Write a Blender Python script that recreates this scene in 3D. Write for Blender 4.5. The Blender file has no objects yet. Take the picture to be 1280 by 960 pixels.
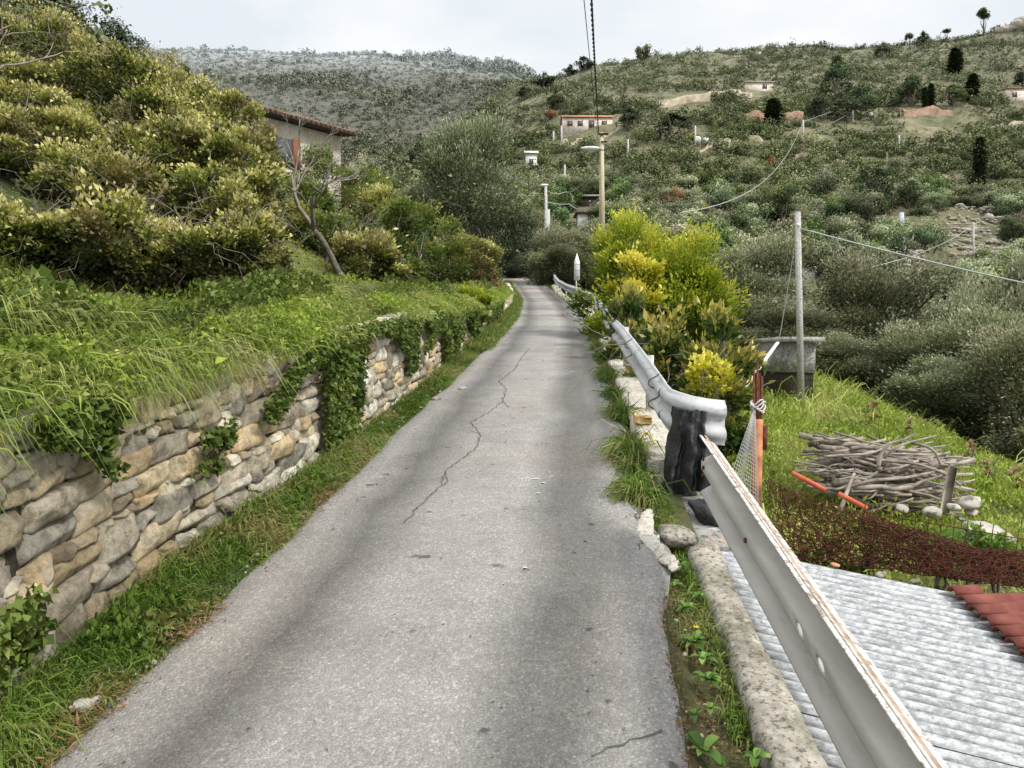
import bpy, math, random
import numpy as np
from mathutils import Vector

R = np.random.default_rng(7)
random.seed(7)
SC = bpy.context.scene
COL = SC.collection
PI = math.pi
F = 960.0
PITCH = math.radians(2.09)
EYE = 1.7

# ------------------------------------------------------------------ measuring
def P(u, v, Y):
    """world point seen at photo position (u, v) at distance Y along the road"""
    a = (u - 640) / F
    b = (480 - v) / F
    dy = math.cos(PITCH) + b * math.sin(PITCH)
    dz = -math.sin(PITCH) + b * math.cos(PITCH)
    s = Y / dy
    return Vector((a * s, Y, EYE + dz * s))

def hashn(ix, iy, iz, seed):
    h = (ix * 374761393 + iy * 668265263 + iz * 2147483647 + seed * 1274126177) & 0xFFFFFFFF
    h = ((h ^ (h >> 13)) * 1274126177) & 0xFFFFFFFF
    h = h ^ (h >> 16)
    return (h & 0xFFFF) / 65535.0

def vnoise(x, y, z=0.0, seed=0):
    x, y, z = np.broadcast_arrays(np.asarray(x, float), np.asarray(y, float), np.asarray(z, float))
    ix = np.floor(x).astype(np.int64); iy = np.floor(y).astype(np.int64); iz = np.floor(z).astype(np.int64)
    fx = x - ix; fy = y - iy; fz = z - iz
    fx = fx * fx * (3 - 2 * fx); fy = fy * fy * (3 - 2 * fy); fz = fz * fz * (3 - 2 * fz)
    o = 0
    for dx in (0, 1):
        wx = fx if dx else 1 - fx
        for dy in (0, 1):
            wy = fy if dy else 1 - fy
            for dz in (0, 1):
                wz = fz if dz else 1 - fz
                o = o + wx * wy * wz * hashn(ix + dx, iy + dy, iz + dz, seed)
    return o * 2 - 1

def fbm(x, y, z=0.0, seed=0, o=3):
    s = 0; a = 1; t = 0
    for k in range(o):
        s = s + a * vnoise(np.asarray(x) * 2 ** k, np.asarray(y) * 2 ** k, np.asarray(z) * 2 ** k, seed + k)
        t += a; a *= .5
    return s / t

# ------------------------------------------------------------------ road guides
def lin(tab):
    xs = np.array([a for a, b in tab], float); ys = np.array([b for a, b in tab], float)
    return lambda v: np.interp(v, xs, ys)
_zr = [(-12, -1.85), (0, 0), (2.5, .385), (5, .77), (7, 1.06), (9.8, 1.44), (14.2, 1.92), (21.2, 2.69), (27, 3.42), (32, 4.03), (40, 5.15), (47, 6.3), (52, 6.95), (58, 7.3), (70, 7.8), (900, 8)]
zr = lin(_zr)
xl = lin([(-12, -1.6), (2.46, -1.56), (3.45, -1.42), (4.9, -1.28), (6.58, -1.10), (9.43, -.79), (14.2, -.44), (21.2, 0), (27, .2), (32, .27), (40, .04), (46, -.2), (52, -1.2), (57, -3.5), (61, -7), (64, -11), (900, -11)])
xr = lin([(-12, .55), (2.46, .58), (3.24, .69), (3.68, .73), (4.76, .79), (5.39, .90), (6.72, 1.05), (9.43, 1.26), (14.2, 1.66), (21.2, 2.14), (27, 2.2), (32, 2.15), (40, 2.08), (46, 1.95), (52, 1.5), (57, .6), (61, -1.5), (64, -4), (900, -4)])
xw = lin([(-12, -1.95), (3.2, -1.88), (4.1, -1.80), (4.6, -1.71), (5.1, -1.60), (5.6, -1.52), (6.58, -1.36), (9.5, -1.06), (14.2, -.76), (18, -.58), (22, -.32), (28, -.02), (34, .05), (40, -.15), (46, -.45), (52, -1.5), (57, -4), (61, -7.5), (64, -12), (900, -12)])
wt = lin([(-12, .9), (3.2, .98), (4.6, .88), (6.6, .93), (9.5, .78), (14, .62), (18, .54), (24, .5), (30, .4), (46, .2), (60, 0.1), (900, 0)])
xg = lin([(-12, .78), (1.5, .84), (4.1, 1.02), (5.6, 1.14), (7.3, 1.26), (12.3, 1.6), (18, 2.08), (22, 2.35), (27, 2.4), (30, 2.3), (36, 2.2), (46, 2.4), (60, 2), (900, 2)])   # line of the guardrail

# hill table: image row of the ground at a distance, for columns of the view
_hy = np.array([60, 80, 110, 150, 200, 250, 300, 400, 500, 600, 720], float)
_hu = {
    -700: [-420, -440, -430, -400, -300, -220, -150, -60, 0, 40, 60],
    -300: [-190, -240, -250, -200, -120, -60, -10, 40, 60, 66, 80],
    0:   [10, -40, -50, 0, 60, 90, 110, 100, 80, 66, 80],
    120: [95, 62, 60, 100, 140, 160, 160, 125, 90, 68, 80],
    245: [175, 150, 160, 185, 200, 200, 185, 140, 98, 70, 80],
    330: [232, 220, 222, 226, 222, 215, 190, 140, 98, 72, 80],
    430: [285, 278, 268, 252, 235, 222, 192, 138, 98, 74, 82],
    540: [315, 292, 265, 235, 212, 200, 182, 136, 100, 76, 86],
    640: [333, 302, 258, 205, 155, 122, 124, 116, 104, 90, 100],
    740: [340, 305, 254, 185, 125, 87, 96, 130, 140, 150, 160],
    870: [350, 310, 250, 174, 114, 74, 84, 120, 140, 150, 160],
    1000: [365, 318, 252, 172, 112, 66, 78, 120, 140, 150, 160],
    1130: [382, 330, 258, 176, 112, 62, 76, 120, 140, 150, 160],
    1240: [394, 340, 268, 184, 110, 44, 60, 110, 140, 150, 160],
    1300: [398, 344, 268, 184, 106, 40, 56, 110, 140, 150, 160],
    1700: [400, 340, 262, 170, 90, 18, 40, 90, 130, 150, 160]}
_hus = np.array(sorted(_hu), float)
_hz = np.array([[EYE + (445 - v) / F * y for v, y in zip(_hu[int(u)], _hy)] for u in _hus])
def hill(x, y):
    yy = np.clip(y, 60, 719.9)
    u = np.clip(640 + F * x / np.maximum(yy, 60), _hus[0], _hus[-1] - .01)
    i = np.clip(np.searchsorted(_hus, u, side='right') - 1, 0, len(_hus) - 2)
    j = np.clip(np.searchsorted(_hy, yy, side='right') - 1, 0, len(_hy) - 2)
    fu = (u - _hus[i]) / (_hus[i + 1] - _hus[i]); fy = (yy - _hy[j]) / (_hy[j + 1] - _hy[j])
    a = _hz[i, j] * (1 - fu) + _hz[i + 1, j] * fu
    b = _hz[i, j + 1] * (1 - fu) + _hz[i + 1, j + 1] * fu
    z = a * (1 - fy) + b * fy
    n = fbm(x / 38, y / 38, 0, 3, 4) * np.clip((yy - 55) / 60, 0, 3.0) * 1.6
    n = n + fbm(x / 9, y / 9, 0, 9, 2) * np.clip((yy - 55) / 60, 0, 1.6) * .8
    # cultivated terraces on the middle slopes
    w = np.clip((y - 60) / 15, 0, 1) * np.clip((200 - y) / 40, 0, 1) * .8
    st = 2.6
    zz = (z + n) / st
    fr = zz - np.floor(zz)
    ter = (np.floor(zz) + np.clip((fr - .62) / .38, 0, 1)) * st
    return (z + n) * (1 - w) + ter * w
def sstep(v, a, b):
    t = np.clip((v - a) / (b - a), 0, 1)
    return t * t * (3 - 2 * t)
def H(x, y):
    x = np.asarray(x, float); y = np.asarray(y, float)
    r = zr(y)
    base = r - .035
    # left bank
    w = xw(y)
    d = w - .28 - x
    top = r + wt(y)
    capw = .32
    left = top + .32 * sstep(d, 0.0, capw) + .0 * np.clip(d - capw, 0, 1.2) + .52 * np.clip(d - capw - 1.2, 0, 400)
    left = left + fbm(x * .8, y * .8, 0, 5, 3) * .12 * np.clip(d * 2, 0, 1) + fbm(x * .15, y * .15, 0, 6, 2) * np.clip((d - 3) * .2, 0, 1.2)
    # verge
    ver = base + .05 * sstep(xl(y) - x, 0, .3)
    # right side
    g = xg(y)
    D = x - g
    gard = r - .98 + .1 * np.clip((y - 9) / 8, 0, 1)
    gard = gard + fbm(x * .7, y * .7, 0, 11, 3) * .07 - .07 * np.clip(D - 1.5, 0, 3) - .46 * np.clip(D - 4.5, 0, 11)
    edge = base - .07
    right = edge + (gard - edge) * sstep(D, .06, .18)
    near = np.where(d > -.001, left, np.where(x < xl(y), ver, np.where(D < .06, np.where(x > xr(y) + .02, edge, base), right)))
    far = hill(x, y)
    kr = sstep(y, 34, 62)
    kl = sstep(y, 50, 72)
    k = np.where(x > (xl(y) + xr(y)) / 2, np.where(D < .5, kl, np.maximum(kl, kr * sstep(D, .5, 6))), kl)
    return near * (1 - k) + far * k
def Hs(x, y):
    return float(H(np.array([x]), np.array([y]))[0])

# ------------------------------------------------------------------ mesh bag
class Bag:
    def __init__(s):
        s.V = []; s.Q = []; s.T = []; s.N = 0; s.r = []; s.c = []; s.hasc = False
    def add(s, V, Q=None, T=None, r=None, c=None):
        V = np.asarray(V, float).reshape(-1, 3); n = len(V)
        if Q is not None and len(Q): s.Q.append(np.asarray(Q, np.int64).reshape(-1, 4) + s.N)
        if T is not None and len(T): s.T.append(np.asarray(T, np.int64).reshape(-1, 3) + s.N)
        s.V.append(V)
        s.r.append(np.full(n, R.random()) if r is None else np.broadcast_to(np.asarray(r, float), (n,)))
        if c is not None: s.hasc = True
        s.c.append(np.ones((n, 3)) * .5 if c is None else np.broadcast_to(np.asarray(c, float), (n, 3)))
        s.N += n
        return s
    def bag(s, o, M=None, off=(0, 0, 0)):
        V, Q, T, r = o.arr()
        s.add(V @ (np.eye(3) if M is None else np.asarray(M)).T + np.asarray(off), Q, T, r)
    def arr(s):
        return (np.concatenate(s.V), np.concatenate(s.Q) if s.Q else np.zeros((0, 4), np.int64),
                np.concatenate(s.T) if s.T else np.zeros((0, 3), np.int64), np.concatenate(s.r))
    def box(s, c, d, rz=0, ry=0, rx=0, bev=0.0, r=None, col=None):
        hx, hy, hz = d[0] / 2, d[1] / 2, d[2] / 2
        if bev > 0:
            b = min(bev, hx * .8, hy * .8, hz * .8)
            pts = []
            for sx in (-1, 1):
                for sy in (-1, 1):
                    for sz in (-1, 1):
                        pts += [(sx * hx, sy * (hy - b), sz * (hz - b)), (sx * (hx - b), sy * hy, sz * (hz - b)), (sx * (hx - b), sy * (hy - b), sz * hz)]
            import itertools
            V = np.array(pts)
            def ix(sx, sy, sz, k): return (((sx + 1) // 2) * 4 + ((sy + 1) // 2) * 2 + (sz + 1) // 2) * 3 + k
            Q = []; T = []
            for sg in (-1, 1):
                Q.append([ix(sg, -1, -1, 0), ix(sg, 1, -1, 0), ix(sg, 1, 1, 0), ix(sg, -1, 1, 0)][::sg])
                Q.append([ix(-1, sg, -1, 1), ix(1, sg, -1, 1), ix(1, sg, 1, 1), ix(-1, sg, 1, 1)][::-sg])
                Q.append([ix(-1, -1, sg, 2), ix(1, -1, sg, 2), ix(1, 1, sg, 2), ix(-1, 1, sg, 2)][::sg])
            for a in (-1, 1):
                for b_ in (-1, 1):
                    Q.append([ix(a, b_, -1, 0), ix(a, b_, -1, 1), ix(a, b_, 1, 1), ix(a, b_, 1, 0)])
                    Q.append([ix(a, -1, b_, 0), ix(a, -1, b_, 2), ix(a, 1, b_, 2), ix(a, 1, b_, 0)])
                    Q.append([ix(-1, a, b_, 1), ix(-1, a, b_, 2), ix(1, a, b_, 2), ix(1, a, b_, 1)])
                    for c_ in (-1, 1): T.append([ix(a, b_, c_, 0), ix(a, b_, c_, 1), ix(a, b_, c_, 2)])
        else:
            V = np.array([(x, y, z) for x in (-hx, hx) for y in (-hy, hy) for z in (-hz, hz)])
            Q = [(0, 1, 3, 2), (4, 6, 7, 5), (0, 4, 5, 1), (2, 3, 7, 6), (0, 2, 6, 4), (1, 5, 7, 3)]; T = None
        V = V @ rot(rx, ry, rz).T + np.asarray(c, float)
        return s.add(V, Q, T, r, col)
    def tube(s, path, rad, n=6, r=None, cap=True, flat=1.0):
        path = np.asarray([tuple(p) for p in path], float); m = len(path)
        rad = np.broadcast_to(np.asarray(rad, float), (m,))
        tg = np.gradient(path, axis=0); tg /= np.linalg.norm(tg, axis=1)[:, None] + 1e-9
        up = np.array([0, 0, 1.0]) if abs(tg[0, 2]) < .9 else np.array([1.0, 0, 0])
        A = np.cross(tg, up); A /= np.linalg.norm(A, axis=1)[:, None] + 1e-9
        B = np.cross(A, tg)
        th = np.arange(n) * 2 * PI / n
        V = path[:, None, :] + rad[:, None, None] * (np.cos(th)[None, :, None] * A[:, None, :] + flat * np.sin(th)[None, :, None] * B[:, None, :])
        i = np.arange(m - 1)[:, None] * n; j = np.arange(n)[None, :]; k = (j + 1) % n
        Q = np.stack([i + j, i + k, i + n + k, i + n + j], -1).reshape(-1, 4)
        V = V.reshape(-1, 3); T = []
        if cap:
            V = np.vstack([V, path[0], path[-1]]); a = m * n
            T = [(a, (q + 1) % n, q) for q in range(n)] + [(a + 1, (m - 1) * n + q, (m - 1) * n + (q + 1) % n) for q in range(n)]
        return s.add(V, Q, T, r)
    def grid(s, V, r=None, c=None, flip=False):
        a, b = V.shape[:2]
        i = np.arange(a - 1)[:, None] * b; j = np.arange(b - 1)[None, :]
        Q = np.stack([i + j, i + j + 1, i + b + j + 1, i + b + j], -1).reshape(-1, 4)
        if flip: Q = Q[:, ::-1]
        return s.add(V.reshape(-1, 3), Q, None, None if r is None else np.asarray(r).reshape(-1), None if c is None else np.asarray(c).reshape(-1, 3))
    def build(s, name, mat, parent=None, smooth=False, origin=None):
        V, Q, T, r = s.arr()
        if origin is not None: V = V - np.asarray(origin, float)
        me = bpy.data.meshes.new(name)
        nq, nt = len(Q), len(T)
        me.vertices.add(len(V)); me.vertices.foreach_set('co', V.astype(np.float32).ravel())
        me.loops.add(nq * 4 + nt * 3)
        me.loops.foreach_set('vertex_index', np.concatenate([Q.ravel(), T.ravel()]).astype(np.int32))
        me.polygons.add(nq + nt)
        st = np.concatenate([np.arange(nq) * 4, nq * 4 + np.arange(nt) * 3]).astype(np.int32)
        me.polygons.foreach_set('loop_start', st)
        try: me.polygons.foreach_set('loop_total', np.concatenate([np.full(nq, 4), np.full(nt, 3)]).astype(np.int32))
        except Exception: pass
        if smooth: me.polygons.foreach_set('use_smooth', np.ones(nq + nt, bool))
        a = me.attributes.new('rnd', 'FLOAT', 'POINT'); a.data.foreach_set('value', r.astype(np.float32))
        if s.hasc:
            c = np.concatenate(s.c); c4 = np.ones((len(c), 4), np.float32); c4[:, :3] = c
            a = me.attributes.new('col', 'FLOAT_COLOR', 'POINT'); a.data.foreach_set('color', c4.ravel())
        me.update(calc_edges=True)
        if mat is not None: me.materials.append(mat)
        o = bpy.data.objects.new(name, me); COL.objects.link(o)
        if origin is not None: o.location = tuple(origin)
        if parent is not None:
            o.parent = parent
            if origin is None and parent.location.length > 0: o.matrix_parent_inverse.translation = -parent.location
        return o

def rot(rx=0, ry=0, rz=0):
    cx, sx, cy, sy, cz, sz = math.cos(rx), math.sin(rx), math.cos(ry), math.sin(ry), math.cos(rz), math.sin(rz)
    X = np.array([[1, 0, 0], [0, cx, -sx], [0, sx, cx]]); Y = np.array([[cy, 0, sy], [0, 1, 0], [-sy, 0, cy]]); Z = np.array([[cz, -sz, 0], [sz, cz, 0], [0, 0, 1]])
    return Z @ Y @ X

def tag(o, label=None, cat=None, group=None, kind=None):
    if label: o['label'] = label
    if cat: o['category'] = cat
    if group: o['group'] = group
    if kind: o['kind'] = kind
    return o
def thing(name, loc, label, cat, group=None, rz=0):
    o = bpy.data.objects.new(name, None); COL.objects.link(o); o.location = tuple(loc); o.rotation_euler = (0, 0, rz)
    return tag(o, label, cat, group)
def copy_tree(o, parent=None):
    c = o.copy(); COL.objects.link(c)
    if parent is not None: c.parent = parent
    for ch in list(o.children): copy_tree(ch, c)
    return c

# ------------------------------------------------------------------ foliage shapes
def unit(v):
    return v / (np.linalg.norm(v, axis=-1, keepdims=True) + 1e-9)
def leaves(bag, pts, L, W, dirs=None, bias=None, r=None, fold=.25, rs=.27, tang=False):
    """one folded rhombic leaf at every point"""
    n = len(pts)
    if n == 0: return
    d = unit(R.normal(size=(n, 3))) if dirs is None else unit(dirs + R.normal(size=(n, 3)) * .45)
    if bias is not None: d = unit(d + np.asarray(bias))
    s = unit(np.cross(d, unit(R.normal(size=(n, 3)))))
    if tang:      # leaf lies flat on the crown's surface
        o_ = unit(d + R.normal(size=(n, 3)) * .25); d = s; s = unit(np.cross(o_, d))
    nn = np.cross(d, s)
    l = (L * np.exp(R.normal(size=n) * rs))[:, None]; w = l * (W / L)
    a = pts; m = a + d * l * .45; t = a + d * l - nn * l * .12
    q1 = m + s * w * .5 + nn * w * fold; q2 = m - s * w * .5 + nn * w * fold
    V = np.stack([a, q1, t, q2], 1).reshape(-1, 3)
    Q = np.arange(n * 4).reshape(-1, 4)
    rr = R.random(n) if r is None else np.clip(r + R.normal(size=n) * .13, 0, 1)
    bag.add(V, Q, None, np.repeat(rr, 4))
def blades(bag, base, L, W, lean, droop=.5, r=None, rs=.35):
    n = len(base)
    if n == 0: return
    l = (np.asarray(L) * np.exp(R.normal(size=n) * rs))[:, None]
    h = unit(np.asarray(lean, float) + R.normal(size=(n, 3)) * [.38, .38, .18])
    hz = h.copy(); hz[:, 2] = 0; hz = unit(hz)
    s = unit(np.cross(h, [0, 0, 1.0]) + R.normal(size=(n, 3)) * .5) * (np.reshape(W, (-1, 1)) * np.exp(R.normal(size=(n, 1)) * .3)) * .5
    dr = np.abs(droop + R.normal(size=(n, 1)) * .2)
    p1 = base + h * l * .4; p2 = p1 + (h * .8 + hz * .25 * dr - np.array([0, 0, .55]) * dr) * l * .35
    p3 = p2 + (h * .45 + hz * .4 * dr - np.array([0, 0, 1.3]) * dr) * l * .35
    V = np.stack([base - s, base + s, p1 - s * .9, p1 + s * .9, p2 - s * .6, p2 + s * .6, p3], 1).reshape(-1, 3)
    o = (np.arange(n) * 7)[:, None]
    Q = np.concatenate([o + [0, 1, 3, 2], o + [2, 3, 5, 4]]); T = o + [4, 5, 6]
    rr = R.random(n) if r is None else np.clip(r + R.normal(size=n) * .13, 0, 1)
    bag.add(V, Q, T, np.repeat(rr, 7))
def crown_pts(n, size, clumps=26, spread=.26, flat=.0, hollow=.55, seed=None, low=-1.0):
    """points in leafy clumps through an uneven crown; size = half extents"""
    rg = np.random.default_rng(seed) if seed is not None else R
    c = unit(rg.normal(size=(clumps, 3)))
    rad = hollow + (1 - hollow) * rg.random(clumps) ** .6
    rad = rad * (1 + .18 * rg.normal(size=clumps))
    c = c * rad[:, None]
    c[:, 2] = np.maximum(c[:, 2], low)
    w = rg.random(clumps) ** 1.5 + .15; w /= w.sum()
    k = rg.choice(clumps, n, p=w)
    cs = spread * (.7 + .6 * rg.random(clumps))
    off = rg.normal(size=(n, 3))
    off = unit(off) * (rg.random(n) ** .45)[:, None] * cs[k][:, None] * 1.25
    off[:, 2] *= .8
    size = np.asarray(size, float); gm = (size[0] * size[1] * size[2]) ** (1 / 3)
    stray = rg.random(n) < .12
    off[stray] *= rg.uniform(1.1, 2.0, size=(int(stray.sum()), 1))
    p = c[k] * .86 * size + off * (.65 * gm + .35 * size)
    shade = np.clip(.48 + .45 * off[:, 2] / spread + .25 * c[k][:, 2] + (rg.random(clumps)[k] - .5) * .5, 0, 1)  # leaf colour darker low in each clump, lighter on top: shading painted in
    out = unit(off + c[k] * .4)
    return p, out, shade, c * np.asarray(size)
def limb(bag, a, b, r0, r1, bend=.12, seg=6, n=6):
    a = np.asarray(tuple(a), float); b = np.asarray(tuple(b), float)
    L = np.linalg.norm(b - a); k = np.linspace(0, 1, seg)[:, None]
    p = a + (b - a) * k
    w = R.normal(size=(seg, 3)) * L * bend * .35; w[0] = 0; w[-1] *= .3
    p = p + w + np.array([0, 0, 1]) * (np.sin(k * PI) * L * bend * .5)
    bag.tube(p, np.linspace(r0, r1, seg), n)
    return p

# ------------------------------------------------------------------ materials
def mat(name):
    m = bpy.data.materials.new(name); m.use_nodes = True
    nt = m.node_tree; nt.nodes.clear()
    return m, nt
class NT:
    def __init__(s, name, rough=.8, spec=.25, metal=0.0):
        s.m = bpy.data.materials.new(name); s.m.use_nodes = True; s.t = s.m.node_tree; s.t.nodes.clear()
        s.out = s.n('ShaderNodeOutputMaterial'); s.b = s.n('ShaderNodeBsdfPrincipled')
        s.b.inputs['Roughness'].default_value = rough; s.b.inputs['Specular IOR Level'].default_value = spec; s.b.inputs['Metallic'].default_value = metal
        s.l(s.b.outputs[0], s.out.inputs[0]); s.g = None
    def n(s, t, **k):
        o = s.t.nodes.new(t)
        for a, b in k.items(): setattr(o, a, b)
        return o
    def l(s, a, b): s.t.links.new(a, b)
    def pos(s):
        if s.g is None: s.g = s.n('ShaderNodeNewGeometry')
        return s.g.outputs['Position']
    def obj(s): return s.n('ShaderNodeTexCoord').outputs['Object']
    def vec(s, src, sc=(1, 1, 1)):
        m = s.n('ShaderNodeMapping'); m.inputs['Scale'].default_value = sc; s.l(src, m.inputs[0]); return m.outputs[0]
    def noise(s, scale, detail=4, rough=.6, v=None, dist=0):
        o = s.n('ShaderNodeTexNoise'); o.inputs['Scale'].default_value = scale; o.inputs['Detail'].default_value = detail; o.inputs['Roughness'].default_value = rough; o.inputs['Distortion'].default_value = dist
        s.l(s.pos() if v is None else v, o.inputs[0]); return o.outputs[0]
    def voro(s, scale, v=None, feature='F1', out=0, rnd=1):
        o = s.n('ShaderNodeTexVoronoi', feature=feature); o.inputs['Scale'].default_value = scale; o.inputs['Randomness'].default_value = rnd
        s.l(s.pos() if v is None else v, o.inputs[0]); return o.outputs[out]
    def ramp(s, f, stops, mode='LINEAR'):
        o = s.n('ShaderNodeValToRGB'); e = o.color_ramp.elements; o.color_ramp.interpolation = mode
        while len(e) < len(stops): e.new(.5)
        for k, (p, c) in enumerate(stops):
            e[k].position = p; e[k].color = tuple(c) + (1,) if hasattr(c, '__len__') else (c, c, c, 1)
        s.l(f, o.inputs[0]); return o.outputs[0]
    def mix(s, f, a, b, blend='MIX'):
        o = s.n('ShaderNodeMix', data_type='RGBA', blend_type=blend)
        for k, v in ((0, f), (6, a), (7, b)):
            if hasattr(v, 'is_linked') or hasattr(v, 'links'): s.l(v, o.inputs[k])
            elif k == 0: o.inputs[0].default_value = v
            else: o.inputs[k].default_value = tuple(v) + (1,) if hasattr(v, '__len__') else (v, v, v, 1)
        return o.outputs[2]
    def math(s, op, a, b=0.0, clamp=False):
        o = s.n('ShaderNodeMath', operation=op, use_clamp=clamp)
        for k, v in ((0, a), (1, b)):
            if hasattr(v, 'links'): s.l(v, o.inputs[k])
            else: o.inputs[k].default_value = v
        return o.outputs[0]
    def attr(s, name, out='Fac'):
        o = s.n('ShaderNodeAttribute', attribute_name=name); return o.outputs[out]
    def bump(s, h, strength=.5, dist=.01):
        o = s.n('ShaderNodeBump'); o.inputs['Strength'].default_value = strength; o.inputs['Distance'].default_value = dist
        s.l(h, o.inputs['Height']); s.l(o.outputs[0], s.b.inputs['Normal']); return o
    def color(s, c):
        if hasattr(c, 'links'): s.l(c, s.b.inputs['Base Color'])
        else: s.b.inputs['Base Color'].default_value = tuple(c) + (1,)
        s.c = c
        return s
    def sep(s, v, i):
        o = s.n('ShaderNodeSeparateXYZ'); s.l(v, o.inputs[0]); return o.outputs[i]

def leafmat(name, stops, trans=.25, patch=0.0, pscale=.6, rough=.55, ptint=(.2, .13, .05), spec=.25, info=0.0):
    k = NT(name, rough, spec)
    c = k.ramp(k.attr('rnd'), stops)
    if patch > 0:
        f = k.ramp(k.noise(pscale, 3), [(.48, 0.0), (.62, patch)])
        c = k.mix(f, c, ptint)
    if info > 0:
        oi = k.n('ShaderNodeObjectInfo')
        hs = k.n('ShaderNodeHueSaturation'); k.l(c, hs.inputs['Color'])
        k.l(k.math('ADD', k.math('MULTIPLY', oi.outputs['Random'], info), 1 - info / 2), hs.inputs['Value'])
        k.l(k.math('ADD', k.math('MULTIPLY', k.math('FRACT', k.math('MULTIPLY', oi.outputs['Random'], 7.13)), .08), .46), hs.inputs['Hue'])
        c = hs.outputs[0]
    k.color(c)
    if trans > 0:
        tr = k.n('ShaderNodeBsdfTranslucent'); k.l(c, tr.inputs[0])
        mx = k.n('ShaderNodeMixShader'); mx.inputs[0].default_value = trans
        k.l(k.b.outputs[0], mx.inputs[1]); k.l(tr.outputs[0], mx.inputs[2]); k.l(mx.outputs[0], k.out.inputs[0])
    return k.m

M = {}
M['bark'] = NT('bark').color((0, 0, 0)).m
def simple(name, a, b, scale, rough=.85, bump=.4, dist=.01, spec=.2, metal=0, detail=5, sc=None):
    k = NT(name, rough, spec, metal)
    v = k.obj()
    if sc: v = k.vec(v, sc)
    n = k.noise(scale, detail, .65, v)
    k.color(k.ramp(n, [(.32, a), (.68, b)]))
    if bump: k.bump(n, bump, dist)
    return k.m
M['bark'] = simple('bark', (.07, .055, .045), (.22, .19, .16), 14, bump=.7)
M['twig'] = simple('twig', (.16, .13, .11), (.34, .30, .26), 9, bump=.2)
M['deadwood'] = simple('deadwood', (.09, .07, .055), (.46, .40, .34), 5, bump=.6, detail=7, sc=(1, 1, 1))
M['concrete'] = None
# ---- ground: soil and short grass near, scrubby hillside far, bluer with distance
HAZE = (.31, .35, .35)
def haze(k, c, near=150, far=900, mx=.62):  # aerial haze painted into the base colour, stronger with distance
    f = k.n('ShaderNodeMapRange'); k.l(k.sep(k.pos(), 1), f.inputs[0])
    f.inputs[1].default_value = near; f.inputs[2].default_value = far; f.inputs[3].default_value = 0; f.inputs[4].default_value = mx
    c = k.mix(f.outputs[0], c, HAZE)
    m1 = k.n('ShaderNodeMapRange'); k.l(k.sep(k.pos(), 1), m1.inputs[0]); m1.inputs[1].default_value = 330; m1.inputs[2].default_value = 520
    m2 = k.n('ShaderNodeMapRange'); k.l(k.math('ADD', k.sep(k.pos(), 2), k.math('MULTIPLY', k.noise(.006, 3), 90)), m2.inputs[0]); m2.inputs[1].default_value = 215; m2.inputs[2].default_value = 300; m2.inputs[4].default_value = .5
    return k.mix(k.math('MULTIPLY', m1.outputs[0], m2.outputs[0]), c, (.62, .68, .72))  # pale mist likewise painted into the colour of high, far ground
k = NT('ground_soil', .95, .1)
soil = k.ramp(k.noise(3.2, 6, .7), [(.3, (.06, .05, .03)), (.5, (.11, .10, .05)), (.7, (.17, .15, .09))])
grn = k.ramp(k.noise(9, 5, .7), [(.3, (.05, .075, .02)), (.7, (.12, .15, .05))])
nearc = k.mix(k.ramp(k.noise(.9, 4), [(.42, 0), (.55, 1)]), soil, grn)
h1 = k.ramp(k.noise(.05, 6, .75), [(.36, (.09, .10, .06)), (.5, (.155, .145, .09)), (.62, (.27, .235, .155))])
h2 = k.ramp(k.noise(.42, 5, .75), [(.38, (.05, .06, .03)), (.5, (.14, .14, .075)), (.62, (.27, .245, .155))])
farc = k.mix(.55, h1, h2)
nz = k.n('ShaderNodeNewGeometry')
steep = k.ramp(k.sep(nz.outputs['Normal'], 2), [(.55, 1), (.74, 0)])
farc = k.mix(k.math('MULTIPLY', steep, .55), farc, k.ramp(k.noise(1.6, 4), [(.4, (.10, .09, .07)), (.65, (.34, .31, .26))]))
f = k.n('ShaderNodeMapRange'); k.l(k.sep(k.pos(), 1), f.inputs[0]); f.inputs[1].default_value = 45; f.inputs[2].default_value = 75
c = k.mix(f.outputs[0], nearc, farc)
fd = k.n('ShaderNodeMapRange'); k.l(k.sep(k.pos(), 1), fd.inputs[0]); fd.inputs[1].default_value = 270; fd.inputs[2].default_value = 300; fd.inputs[4].default_value = 1
c = k.mix(fd.outputs[0], c, k.mix(1.0, k.mix(1.0, c, (.50, .46, .42), 'MULTIPLY'), k.ramp(k.noise(.12, 6, .75), [(.4, .6), (.6, 1.25)]), 'MULTIPLY'))
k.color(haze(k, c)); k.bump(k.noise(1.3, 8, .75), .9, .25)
M['ground'] = k.m

# ---- asphalt
k = NT('worn_asphalt', .9, .15)
t = k.attr('rnd')                      # 0..1 across the road
ag = k.ramp(k.voro(88, feature='F1', out=1), [(0, (.11, .105, .10)), (.45, (.30, .285, .265)), (.7, (.40, .38, .355)), (1, (.80, .77, .72))])
fine = k.ramp(k.noise(120, 3, .7), [(.3, (.17, .165, .16)), (.52, (.33, .315, .295)), (.72, (.54, .52, .49))])
base = k.mix(.55, ag, fine); base = k.mix(.30, base, (.31, .30, .285))
gaps = k.ramp(k.voro(88, feature='DISTANCE_TO_EDGE', out=0), [(0, .3), (.12, 1)])
base = k.mix(.45, base, k.mix(1.0, base, gaps, 'MULTIPLY'))
wob = k.math('ADD', t, k.math('MULTIPLY', k.math('SUBTRACT', k.noise(.55, 2), .5), .16))
track = k.ramp(wob, [(0, 1.0), (.10, 1.0), (.21, .42), (.36, .98), (.60, 1.12), (.73, .44), (.82, .48), (.92, 1.02), (1, .95)])
base = k.mix(.85, base, k.mix(1.0, base, track, 'MULTIPLY'))
warm = k.ramp(k.noise(.8, 4, .6), [(.38, (.98, .99, 1.0)), (.5, (1, 1, 1)), (.66, (1.03, 1.0, .97))])
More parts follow.
